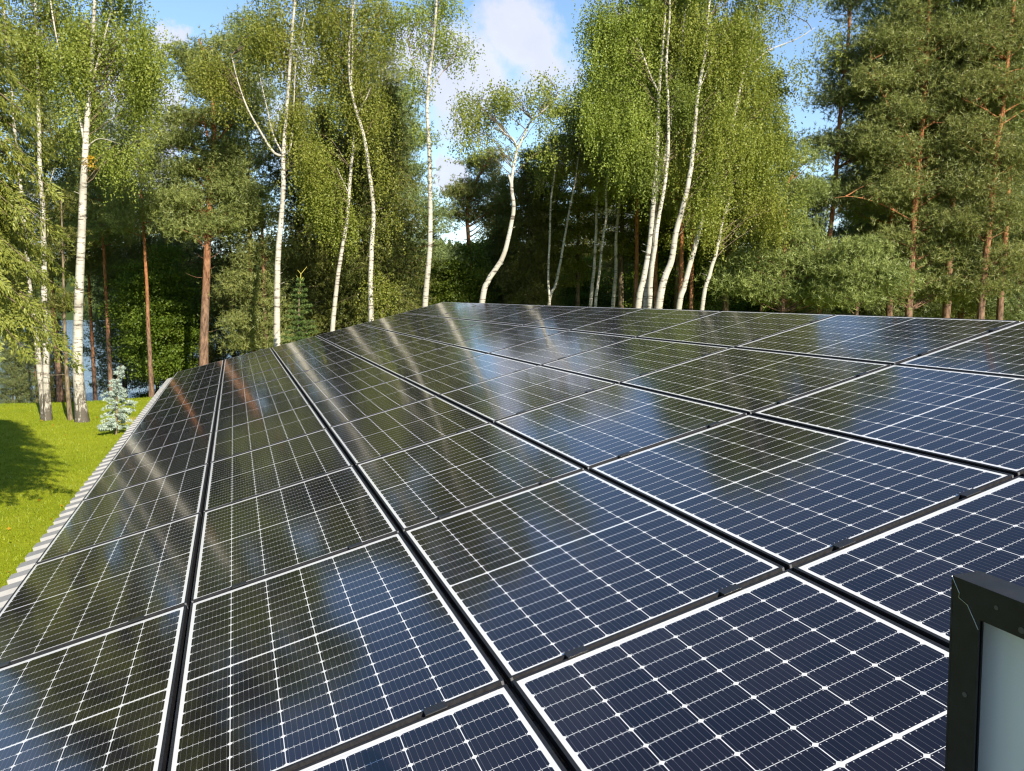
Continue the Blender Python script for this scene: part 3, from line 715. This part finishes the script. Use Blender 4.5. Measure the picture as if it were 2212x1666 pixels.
birch('leaning birch half hidden by hanging leaves, third from the right of the birches',
      [(1466, 668), (1478, 620), (1498, 545), (1516, 480), (1532, 420), (1552, 360), (1568, 310), (1588, 230), (1604, 160), (1622, 90), (1640, -20), (1660, -160)], 31.0, .125,
      [(1640, 60, 80, 90, 34), (1640, 230, 60, 70, 24), (1690, 290, 44, 60, 12), (1760, 70, 34, 50, 6), (1742, 140, 24, 40, 4), (1690, -90, 100, 60, 30), (1610, 330, 50, 60, 18), (1712, 400, 22, 40, 3)],
      forks=[([(1560, 345), (1590, 300), (1620, 262)], .025, .008), ([(1610, 150), (1660, 110), (1720, 85), (1760, 60)], .04, .01)], seed=45)
birch('short leaning grey birch stem at the right end of the birches',
      [(1518, 655), (1532, 595), (1548, 540), (1560, 480), (1575, 430), (1590, 380), (1599, 335), (1605, 290)], 31.5, .098,
      [(1600, 400, 50, 60, 18), (1650, 430, 50, 60, 14), (1600, 300, 50, 50, 14), (1560, 470, 30, 40, 8)],
      forks=[([(1568, 455), (1600, 445), (1625, 440)], .02, .006)], seed=46)

# ---- needle trees made to measure
def needle_cluster(T, r, per, k, length, width, flat=.3, rad=.5, up=.6, spread=.62):
    C = np.repeat(T, per, 0) + r.normal(size=(len(T) * per, 3)) * np.array([rad, rad, rad * flat])
    A = unit(len(C), r) * .7 + np.array([0, 0, up]); A /= np.linalg.norm(A, axis=1)[:, None]
    return blades(C, A, k, length, width, spread, r)
def pine_at(label, px, D, r0, lobes, seed=1, mat='pine_needle', group='pines beyond the roof', per=46, k=9, rad=.46, flat=.38, rtop=.05, dead=10, forks=(), name='pine_tree', cat='pine', bark='pine_bark', length=.17):
    r = np.random.default_rng(seed); P = trunk_points(px, D); path = smooth_path(P, 40)
    org = np.array([path[0][0], path[0][1], gz(path[0][0], path[0][1])])
    root = empty(name, org); tag(root, label, cat, group)
    mb = MB(); mb.tube(path - org, taper(40, r0, rtop, .25), 10); allp = [path]
    for fp, fr, ft in forks:
        Q = [at(x, y, D) for x, y in fp]; q = smooth_path(Q, 14); mb.tube(q - org, np.linspace(fr, ft, 14), 7); allp.append(q)
    mb.build('trunk', bark, root, smooth=True)
    T = lobe_targets(lobes, D, r); allp = np.concatenate(allp)
    b2 = MB(); limbs_to(b2, T[::2] - org, allp - org, r, rise=.25, rb=.035, rt=.008, droop=.12)
    for _ in range(dead):
        i = r.integers(7, 26); a = r.uniform(0, 6.28); L = r.uniform(.3, 1.3); d = np.array([math.cos(a), math.sin(a), r.uniform(-.1, .5)])
        p = path[i] - org; b2.tube(smooth_path([p, p + d * L * .5 + [0, 0, -.04], p + d * L + [0, 0, .08 * L]], 5), np.linspace(.016, .005, 5), 4)
    b2.build('branches', bark, root, smooth=True)
    crown_mesh('crown', [needle_cluster(T, r, per, k, length, .0125, flat, rad)], mat, root, org)
    return root
pine_at('big pine with bare rust brown trunk and layered crown, left of the straight birch',
        [(440, 790), (442, 700), (446, 600), (449, 510), (455, 400), (462, 300), (458, 210), (440, 120), (430, 85)], 34.5, .215,
        [(430, 490, 70, 26, 46), (500, 470, 50, 22, 26), (400, 430, 60, 26, 34), (500, 410, 56, 26, 30), (450, 365, 75, 24, 40), (390, 300, 50, 22, 24), (480, 330, 50, 24, 20), (390, 255, 36, 20, 16), (470, 250, 50, 22, 18),
         (430, 150, 40, 26, 24), (400, 115, 26, 18, 12), (450, 195, 46, 22, 16), (480, 92, 22, 14, 8), (540, 440, 40, 30, 16), (355, 450, 30, 20, 8)],
        seed=61, forks=[([(455, 320), (445, 280), (435, 240)], .06, .02), ([(462, 310), (485, 285), (510, 262)], .05, .02), ([(455, 330), (420, 320), (385, 295)], .04, .015)], dead=18)
pine_at('puffy cloud crowned pine low in the blue sky gap left of the crooked birch',
        [(1020, 662), (1015, 600), (1012, 520), (1010, 450), (1030, 390), (1060, 340)], 42, .15,
        [(1040, 360, 36, 22, 22), (1065, 335, 30, 14, 12), (1000, 405, 30, 22, 20), (1035, 415, 34, 22, 18), (985, 420, 20, 16, 8), (1075, 440, 30, 20, 12), (1060, 390, 30, 16, 10), (1020, 445, 46, 22, 20), (1060, 470, 50, 24, 20), (990, 460, 40, 20, 14)], seed=62, dead=2, rad=.34, per=30)
pine_at('feathery pine with branches reaching right into the sky gap, behind the kinked birch',
        [(858, 690), (856, 560), (852, 430), (850, 330), (848, 240), (846, 190)], 40, .16,
        [(860, 260, 40, 40, 26), (885, 300, 36, 18, 16), (840, 330, 44, 30, 20), (885, 370, 30, 18, 12), (850, 400, 50, 30, 20), (890, 440, 44, 30, 20), (880, 520, 60, 40, 30), (860, 215, 22, 24, 8), (930, 480, 40, 30, 16), (960, 560, 40, 40, 16)], seed=63, dead=3, mat='blue_pine_needle')
pine_at('soft green pine boughs low over the roof edge, right of the rusty pine',
        [(575, 760), (572, 690), (570, 600), (566, 500), (560, 430)], 35.5, .12,
        [(540, 600, 40, 20, 18), (520, 625, 28, 12, 9), (560, 545, 50, 30, 22), (545, 690, 50, 22, 24), (560, 735, 55, 18, 22), (520, 742, 26, 10, 6), (580, 640, 40, 30, 14), (540, 480, 50, 30, 18)], seed=64, dead=3, mat='pine_needle')
pine_at('tall orange barked pine with straight trunk, most prominent on the right',
        [(1962, 690), (1968, 600), (1974, 480), (1982, 380), (1990, 290), (1998, 190), (2004, 80), (2010, -60), (2012, -200)], 33.0, .155,
        [(1990, -60, 90, 70, 50), (1930, 90, 60, 40, 36), (2060, 80, 60, 40, 34), (1900, 170, 55, 36, 30), (2010, 160, 70, 40, 36), (1950, 235, 60, 30, 26), (2060, 220, 50, 36, 22), (1930, 330, 60, 40, 34), (1890, 300, 40, 30, 16), (2040, 330, 40, 30, 14), (2010, 470, 40, 18, 12), (2020, 545, 40, 18, 12), (1915, 420, 40, 30, 14), (1990, 20, 60, 50, 24), (1950, 400, 70, 30, 26), (1975, 250, 30, 24, 12), (2060, 400, 60, 40, 26), (2070, 500, 50, 40, 20), (1930, 520, 50, 34, 20), (1930, 620, 60, 30, 20), (2050, 620, 60, 30, 20)],
        seed=65, mat='pine_needle', dead=22, k=9, forks=[([(1985, 330), (1945, 270), (1905, 200), (1880, 130)], .04, .012), ([(1976, 480), (1900, 440), (1840, 425), (1800, 428)], .03, .008)])
pine_at('orange barked pine near the right edge with forked middle branches',
        [(2118, 690), (2124, 610), (2136, 500), (2146, 400), (2156, 300), (2166, 240), (2178, 120), (2190, 0), (2195, -180)], 32.0, .145,
        [(2150, -80, 90, 70, 46), (2130, 90, 70, 46, 40), (2190, 60, 40, 50, 20), (2200, 190, 50, 50, 26), (2110, 180, 50, 40, 24), (2100, 280, 50, 34, 22), (2200, 330, 40, 50, 20), (2180, 450, 50, 40, 20), (2130, 400, 50, 40, 20), (2100, 490, 60, 40, 24), (2170, 560, 60, 40, 20), (2120, 610, 60, 34, 20), (2170, 330, 40, 30, 12)],
        seed=66, mat='pine_needle', dead=22, k=9, forks=[([(2158, 250), (2190, 230), (2220, 215)], .04, .012), ([(2156, 255), (2120, 232), (2080, 215)], .03, .01)])
pine_at('slim blue green pine with pointed top against the sky strip right of the birches',
        [(1768, 690), (1780, 600), (1796, 480), (1806, 380), (1812, 280), (1822, 180), (1832, 90), (1838, 0), (1842, -70)], 35.0, .120,
        [(1835, 0, 28, 50, 20), (1825, 120, 40, 40, 24), (1815, 220, 50, 40, 26), (1790, 310, 50, 34, 24), (1850, 320, 50, 34, 24), (1800, 420, 60, 36, 30), (1840, 400, 50, 40, 20), (1800, 160, 30, 30, 8)],
        seed=67, mat='blue_pine_needle', dead=16, k=9)
pine_at('bright bushy pine filling the gap low between the last birch and the slim pine',
        [(1690, 690), (1692, 620), (1694, 540), (1696, 460), (1700, 400)], 33.5, .11,
        [(1680, 430, 50, 26, 26), (1740, 410, 40, 22, 18), (1650, 500, 50, 30, 24), (1720, 500, 60, 30, 30), (1640, 560, 60, 30, 28), (1720, 570, 60, 30, 30), (1790, 560, 50, 26, 22), (1600, 610, 60, 30, 26), (1690, 630, 70, 30, 30), (1780, 630, 60, 30, 24), (1740, 340, 26, 20, 8)],
        seed=68, mat='pine_needle', dead=4, k=8)
pine_at('light green young pine bough cluster low in front of the tall orange barked pine',
        [(1850, 690), (1852, 640), (1855, 590), (1858, 540)], 31.5, .07,
        [(1850, 540, 40, 20, 20), (1830, 580, 50, 20, 20), (1890, 590, 40, 20, 18), (1850, 630, 60, 24, 24), (1920, 600, 30, 20, 10)], seed=69, mat='pine_needle', dead=2)

# ---- prototypes for the deep wood, copied with their parts
def whorl_tree(name, label, cat, H, h0, R, seed, mat, kind='pine', r0=.16, bark='pine_bark', group=None, nb=60, per=34, k=8):
    r = np.random.default_rng(seed); root = empty(name, (0, 0, 0)); tag(root, label, cat, group)
    z = np.linspace(-.15, H, 26); path = np.stack([np.cumsum(r.normal(size=26)) * .02, np.cumsum(r.normal(size=26)) * .02, z], -1)
    mb = MB(); mb.tube(path, taper(26, r0, .02, .2), 8); mb.build('trunk', bark, root, smooth=True)
    b2 = MB(); T = []; A = []
    for i in range(nb):
        s = (i + r.uniform(0, 1)) / nb; h = h0 + (H - h0) * s ** .95
        if kind == 'spruce': L = R * (1 - s) ** .8 * r.uniform(.8, 1.1) + .15; up0, up1 = -.05, -.35
        else: L = R * (.35 + .65 * math.sin(math.pi * min(.5 + s * .5, 1))) * r.uniform(.55, 1.1) * (1 if s < .8 else .75); up0, up1 = .25, .45
        a = i * 2.4 + r.uniform(-.5, .5); p = np.array([np.interp(h, z, path[:, 0]), np.interp(h, z, path[:, 1]), h])
        d = np.array([math.cos(a), math.sin(a), 0]); e = p + d * L + [0, 0, (up0 + up1 * .5) * L]; mdl = p + d * L * .5 + [0, 0, up0 * L * .5]
        q = smooth_path([p, mdl, e], 8); b2.tube(q, np.linspace(.028 * (.4 + L / R * .6), .005, 8), 4, cap=False)
        nt = max(3, int(L * (5.5 if kind == 'spruce' else 4.2)))
        for t in np.linspace(.25 if kind == 'spruce' else .45, 1, nt):
            c = q[int(t * 7)] * 1.0; side = np.array([-d[1], d[0], 0]) * r.normal() * L * .22 * (1.15 - t * .5); T.append(c + side); A.append(d)
    b2.build('branches', bark, root, smooth=True); T = np.array(T); A = np.array(A)
    # a few dead lower twigs on pines
    if kind == 'spruce':
        C = np.repeat(T, per, 0) + r.normal(size=(len(T) * per, 3)) * np.array([.24, .24, .16]); C[:, 2] -= r.uniform(0, .42, len(C))
        Ax = np.repeat(A, per, 0) * .3 + np.array([0, 0, -.8]); Ax /= np.linalg.norm(Ax, axis=1)[:, None]
        VF = blades(C, Ax, k, .17, .014, .5, r)
    else: VF = needle_cluster(T, r, per, k, .18, .014, .42, .36)
    crown_mesh('crown', [VF], mat, root, np.zeros(3)); return root
PROTO = {}
def leaf_tree(name, label, cat, H, R, seed, mat, n=150, per=190, group=None, h0=.12):
    r = np.random.default_rng(seed); root = empty(name, (0, 0, 0)); tag(root, label, cat, group)
    mb = MB(); path = smooth_path([(0, 0, -.15), (.1, 0, H * .3), (0, .15, H * .6), (.1, .1, H * .93)], 20); mb.tube(path, taper(20, .05 + H * .009, .015), 8)
    v = unit(n, r) * (r.uniform(.15, 1, n) ** .45)[:, None]; T = np.stack([v[:, 0] * R, v[:, 1] * R, H * (h0 + .5 * (1 - h0)) + v[:, 2] * H * .5 * (1 - h0)], -1)
    mb.build('trunk', 'brown_bark', root, smooth=True); b2 = MB(); limbs_to(b2, T[::2], path, r, rise=.5, rb=.02); b2.build('branches', 'brown_bark', root, smooth=True)
    C = np.repeat(T, per, 0) + r.normal(size=(n * per, 3)) * np.array([.36, .36, .14]); U = unit(n * per, r) * np.array([1, 1, .5]) + np.array([0, 0, -.25]); U /= np.linalg.norm(U, axis=1)[:, None]
    crown_mesh('crown', [diamonds(C, U, perp(U, r), r.uniform(.07, .12, n * per), .42)], mat, root, np.zeros(3)); return root
def place(key, px, D, scale, label, group=None, sx=None, py0=None):
    P = at(px, 637, D); x, y = float(P[0]), float(P[1]); z = gz(x, y); rz = prng.uniform(0, 6.28)
    sc = (sx or scale, sx or scale, scale); pr = PROTO[key]
    if not pr.get('used'):
        pr['used'] = True; o = pr['root']; o.location = (x, y, z); o.rotation_euler = (0, 0, rz); o.scale = sc; o['label'] = label
        if group: o['group'] = group
    else: o = copy_thing(pr['root'], (x, y, z), rz, sc, label, group)
    return o
def proto(key, root): PROTO[key] = {'root': root}
proto('pineA', whorl_tree('pine_tree', 'x', 'pine', 19, 7.5, 2.9, 81, 'pine_needle', r0=.19, nb=62))
proto('pineB', whorl_tree('pine_tree', 'x', 'pine', 16, 2.6, 2.6, 82, 'blue_pine_needle', r0=.15, nb=78))
proto('pineC', whorl_tree('pine_tree', 'x', 'pine', 20, 10.5, 2.6, 83, 'pine_needle', r0=.17, nb=48))
proto('spruceA', whorl_tree('spruce_tree', 'x', 'spruce', 17, 1.6, 2.9, 84, 'spruce_needle', 'spruce', .16, 'brown_bark', nb=110, per=17))
proto('spruceB', whorl_tree('spruce_tree', 'x', 'spruce', 13, .8, 2.4, 85, 'spruce_needle', 'spruce', .13, 'brown_bark', nb=95, per=17))
proto('maple', leaf_tree('broadleaf_tree', 'x', 'broadleaf tree', 7.5, 1.9, 86, 'maple_leaf', per=300))
proto('under', leaf_tree('shrub', 'x', 'shrub', 3.2, 1.5, 87, 'maple_leaf', n=60, per=260, h0=.02))
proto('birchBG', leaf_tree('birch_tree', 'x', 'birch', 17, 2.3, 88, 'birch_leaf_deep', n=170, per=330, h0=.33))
for key, px, D, s, lab in (
    # left, towards the lake
    ('pineA', 118, 40, .88, 'dark pine close behind the twin birches at far left'),
    ('pineB', 262, 46, .84, 'broad dark pine behind the thick birch, its top level with the rusty pine crown middle'),
    ('pineB', 330, 43, .72, 'shorter dark pine left of the rusty trunked pine'),
    ('pineC', 228, 39, .72, 'short pine with orange trunk right behind the thick lawn birch'),
    ('pineC', 316, 36.5, .66, 'reddish trunked pine standing dark above the small blue conifer'),
    ('maple', 345, 40, 1.05, 'fresh green broadleaf tree in the shade left of the rusty pine'),
    ('pineC', 22, 43, .62, 'short dark pine leaning over the lake at far left'),
    ('pineB', 14, 41, .36, 'small dark pine at far left where the lawn meets the lake'),
    ('pineB', 66, 44, .42, 'low dark pine behind the twin birches in front of the lake'),
    ('spruceB', 122, 42, .45, 'small dark spruce between the twin birches and the thick birch'),
    ('pineB', 395, 47, .9, 'dense dark pine right behind the rusty pine trunk'),
    ('spruceA', 500, 44, .80, 'dark spruce right of the rusty pine trunk'),
    ('pineC', 545, 41, .9, 'pine hidden behind the straight birch, its trunk dark'),
    ('spruceA', 655, 41, .86, 'dark spruce right of the straight birch behind the young spruce'),
    ('spruceB', 700, 38, .98, 'olive spruce just left of the slender curved birch'),
    ('spruceA', 770, 39, .95, 'brownish spruce between the slender and the kinked birch'),
    ('spruceB', 838, 36, 1.03, 'drooping olive spruce right of the kinked birch'),
    ('pineC', 828, 43, .86, 'pine with orange trunk right behind the kinked birch'),
    ('maple', 985, 41, .92, 'sunlit yellow green broadleaf tree right of the tall single birch'),
    ('under', 965, 34, .86, 'bright green shrub at the bend of the roof edge'),
    ('under', 905, 37, .95, 'dark green shrub at the foot of the tall single birch'),
    ('spruceA', 1085, 44, .62, 'dark spruce behind the crooked birch'),
    ('spruceB', 1140, 40, .86, 'dark spruce right of the crooked birch trunk'),
    ('spruceA', 925, 47, .60, 'bluish dark spruce behind the tall single birch'),
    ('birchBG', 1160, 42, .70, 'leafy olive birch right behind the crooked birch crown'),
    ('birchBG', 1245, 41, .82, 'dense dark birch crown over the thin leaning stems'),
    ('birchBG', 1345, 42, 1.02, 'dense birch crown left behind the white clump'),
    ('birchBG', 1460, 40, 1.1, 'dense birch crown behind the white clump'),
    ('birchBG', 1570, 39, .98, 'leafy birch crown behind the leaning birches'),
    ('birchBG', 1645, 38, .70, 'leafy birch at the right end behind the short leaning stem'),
    ('pineC', 1372, 38, .82, 'thin red trunked pine just left of the white birch clump'),
    ('pineC', 1468, 34, .76, 'rust red pine trunk right of the leaning thick birch'),
    ('pineC', 1492, 35, .72, 'rust red pine trunk close behind the half hidden birch'),
    ('pineC', 1418, 37, .80, 'dark red pine trunk behind the white birch clump'),
    ('pineB', 1750, 42, .62, 'blue green pine behind the bright bushy pine'),
    ('pineA', 1925, 38, 1.0, 'pine crown left of the tall orange barked pine'),
    ('pineB', 1935, 41, 1.08, 'dense pine close behind the tall orange barked pine'),
    ('pineA', 2045, 36, 1.10, 'pine between the two orange barked pines on the right'),
    ('pineB', 2080, 41, 1.15, 'dense dark pine behind and between the two orange barked pines'),
    ('pineC', 2163, 35, .98, 'slimmer red trunked pine right of the pine with forked branches'),
    ('pineB', 2200, 38, 1.15, 'dark dense pine at the right edge'),
    ('pineB', 1865, 46, .8, 'dense pine deeper behind the slim blue green pine'),
    ('under', 1530, 33, .55, 'small leafy sprout clump at the foot of the short grey birch')):
    place(key, px, D, s, lab)
# the deeper wood: nothing tells these apart in the photograph
DG = 'dark trees deep in the wood'; dl = 'dark conifer deep in the shaded wood behind the nearer trees'
for i in range(25):
    px = 1060 + i * 48 + prng.uniform(-12, 12); D = prng.uniform(46, 64)
    place(prng.choice(['pineA', 'pineB', 'spruceA', 'spruceA', 'spruceB']), px, D, prng.uniform(.72, .95) * (1.02 if px > 1850 else .62 if px > 1680 else .95), dl, DG)
for i in range(10):
    px = 190 + i * 74 + prng.uniform(-12, 12); D = prng.uniform(42, 50)
    place(prng.choice(['pineC', 'spruceB', 'under', 'maple', 'under']), px, D, prng.uniform(.6, .8), 'dark shaded tree or shrub on the slope down to the lake', 'trees on the slope above the lake')
for i in range(13):
    place('under' if i % 3 else 'maple', 1080 + i * 62 + prng.uniform(-15, 15), prng.uniform(42, 54), prng.uniform(.8, 1.2), 'light green undergrowth shrub glimpsed between the trunks of the wood', 'undergrowth shrubs in the wood')
for i, (x, y, s) in enumerate(((-12, -9, 1.0), (-16, -2, 1.1), (-14, -17, 1.15), (-19, 6, 1.0), (-21, -12, 1.1), (-17, 11, .9))):  # unseen trees, added so that the panels mirror dark wood
    pr = PROTO[('birchBG', 'pineB', 'pineA')[i % 3]]; copy_thing(pr['root'], (x, y, gz(x, y)), i * 1.3, (s, s, s), 'unseen tree left of the house, added for the reflections in the panels', 'unseen trees added for the reflections in the panels')

# ---- small conifers
def small_conifer(name, label, cat, base_px, top_px, D, R, seed, mat, tiers, per, leader=None, droop=-.15, lean=0, gap=0, k=8, nl=.045, nw=.004, bark='brown_bark'):
    r = np.random.default_rng(seed); b = at(base_px[0], base_px[1], D); g = gz(b[0], b[1]); t = at(top_px[0], top_px[1], D)
    org = np.array([b[0], b[1], g]); H = t[2] - g; root = empty(name, org); tag(root, label, cat)
    top = t - org; path = smooth_path([(0, 0, -.05), (top[0] * .25, top[1] * .25, H * .4), (top[0] * .5, top[1] * .5, H * .8), tuple(top)], 24)
    mb = MB(); mb.tube(path, np.linspace(.02 + H * .010, .007, 24), 7)
    C = []; A = []
    for i in range(tiers):
        s = (i + .5) / tiers; h = H * (.06 + .92 * s); p = path[int(s * 22) + 1]; p = np.array([p[0], p[1], h])
        L0 = R * (1 - s) ** .75 + .06
        for j in range(per):
            a = r.uniform(0, 6.28); d = np.array([math.cos(a), math.sin(a), 0]); L = L0 * r.uniform(.55, 1.1)
            q = smooth_path([p, p + d * L * .5 + [0, 0, .10 * L], p + d * L + [0, 0, droop * L]], 9); mb.tube(q, np.linspace(.008, .003, 9), 4, cap=False)
            ns = max(4, int(L * 30)); tt = r.uniform(.12, 1, ns); c = np.stack([np.interp(tt, np.linspace(0, 1, 9), q[:, m_]) for m_ in range(3)], -1)
            c += np.stack([-d[1] * r.normal(size=ns), d[0] * r.normal(size=ns), r.normal(size=ns) * .3 - .3], -1) * (.10 * L * (1.1 - tt))[:, None] * (1.0 if gap == 0 else gap)
            C.append(c); A.append(np.repeat((d * .8 + [0, 0, droop * .6])[None], ns, 0))
    mb.build('trunk', bark, root, smooth=True); C = np.concatenate(C); A = np.concatenate(A); A /= np.linalg.norm(A, axis=1)[:, None]
    crown_mesh('crown', [blades(C + org, A, k, nl, nw, .55, r)], mat, root, org)
    if leader:
        mb = MB(); n = 7; mb.tube(path[-8:] + [0, 0, .01], np.linspace(.016, .012, 8), 6)
        for j in range(8):
            a = j * 2.4; p = path[-1 - (j % 4) * 2]; d = np.array([math.cos(a), math.sin(a), 1.2]); mb.tube([p, p + d * r.uniform(.10, .2)], [.010, .006], 5)
        mb.build('leader', 'leader_shoot', root, smooth=True)
    return root
simple('leader_shoot', (.34, .30, .05), .7)
small_conifer('blue_cedar', 'small silvery blue conifer with bent tip and gappy tiers on the lawn by the eave', 'conifer', (250, 935), (262, 788), 26.0, .66, 91, 'cedar_needle', 15, 5, droop=-.06, gap=.8, k=10, nl=.085, nw=.015)
small_conifer('young_spruce', 'young dark green spruce with yellow leader just behind the roof edge beside the straight birch', 'spruce', (642, 735), (650, 592), 27.5, 1.05, 92, 'young_spruce_needle', 26, 12, leader=True, droop=.12, k=8, nl=.08, nw=.013)

def cypress():
    r = np.random.default_rng(95); D = 13.2; c = at(-128, 637, D); org = np.array([c[0], c[1], gz(c[0], c[1])])
    root = empty('weeping_cypress', org); tag(root, 'yellow green conifer with drooping fan sprays at the left edge of the picture', 'conifer')
    H = 11.0; mb = MB(); mb.tube([(0, 0, -.1), (.05, 0, 4), (0, .1, 8), (0, 0, H)], [.17, .13, .08, .02], 10); mb.build('trunk', 'brown_bark', root, smooth=True)
    b2 = MB(); C = []; A = []; Ws = []
    for i in range(230):
        s = (i + r.uniform()) / 230; h = 3.8 + (H - 4.1) * s; L = (1.62 * (1 - s) ** .35 + .2) * r.uniform(.7, 1.08); a = i * 2.4 + r.uniform(-.4, .4); d = np.array([math.cos(a), math.sin(a), 0])
        q = smooth_path([(0, 0, h), d * L * .5 + [0, 0, h + .08 * L], d * L + [0, 0, h - .28 * L]], 10); b2.tube(q, np.linspace(.03, .005, 10), 4, cap=False)
        side = np.array([-d[1], d[0], 0])
        for t in np.linspace(.25, 1, 11):
            p = q[min(int(t * 9), 9)]
            for sg in (-1, 1):
                # one hanging frond: a flat fan of little sprays
                fd = d * r.uniform(.1, .7) + side * sg * r.uniform(.2, .8) + np.array([0, 0, -r.uniform(.5, 1.1)]); fd /= np.linalg.norm(fd); fl = r.uniform(.28, .60) * (1.15 - .35 * t)
                fw = np.cross(fd, d + r.normal(size=3) * .2); fw /= np.linalg.norm(fw) + 1e-6; n = 64; u = r.uniform(0.02, 1, n)
                ww = r.uniform(-1, 1, n) * .42 * (1.1 - u) * fl * .8
                C.append(p + fd * (u * fl)[:, None] + fw * ww[:, None] + r.normal(size=(n, 3)) * .012); A.append(fd + fw * np.sign(ww)[:, None] * .75 + r.normal(size=(n, 3)) * .12); Ws.append(np.repeat(fw[None], n, 0))
    b2.build('branches', 'brown_bark', root, smooth=True); C = np.concatenate(C); A = np.concatenate(A); A /= np.linalg.norm(A, axis=1)[:, None]; W = np.concatenate(Ws) + r.normal(size=C.shape) * .35
    W -= A * np.sum(A * W, 1)[:, None]; W /= np.linalg.norm(W, axis=1)[:, None]
    crown_mesh('crown', [diamonds(C + org, A, W, r.uniform(.04, .085, len(C)), .17)], 'cypress_leaf', root, org)
cypress()
def slim():
    r = np.random.default_rng(97)
    pine_at('thin brown stemmed young conifer on the lawn between the twin birches and the thick birch', [(152, 905), (146, 840), (142, 760), (139, 690), (137, 600), (134, 500), (132, 420)], 29.0, .085,
            [(150, 650, 24, 10, 7), (125, 665, 18, 8, 4), (140, 520, 30, 30, 8), (135, 440, 30, 30, 8)], seed=97, mat='spruce_needle', bark='brown_bark', name='young_conifer', cat='conifer', group=None, dead=8, rtop=.02, rad=.3, per=22)
slim()
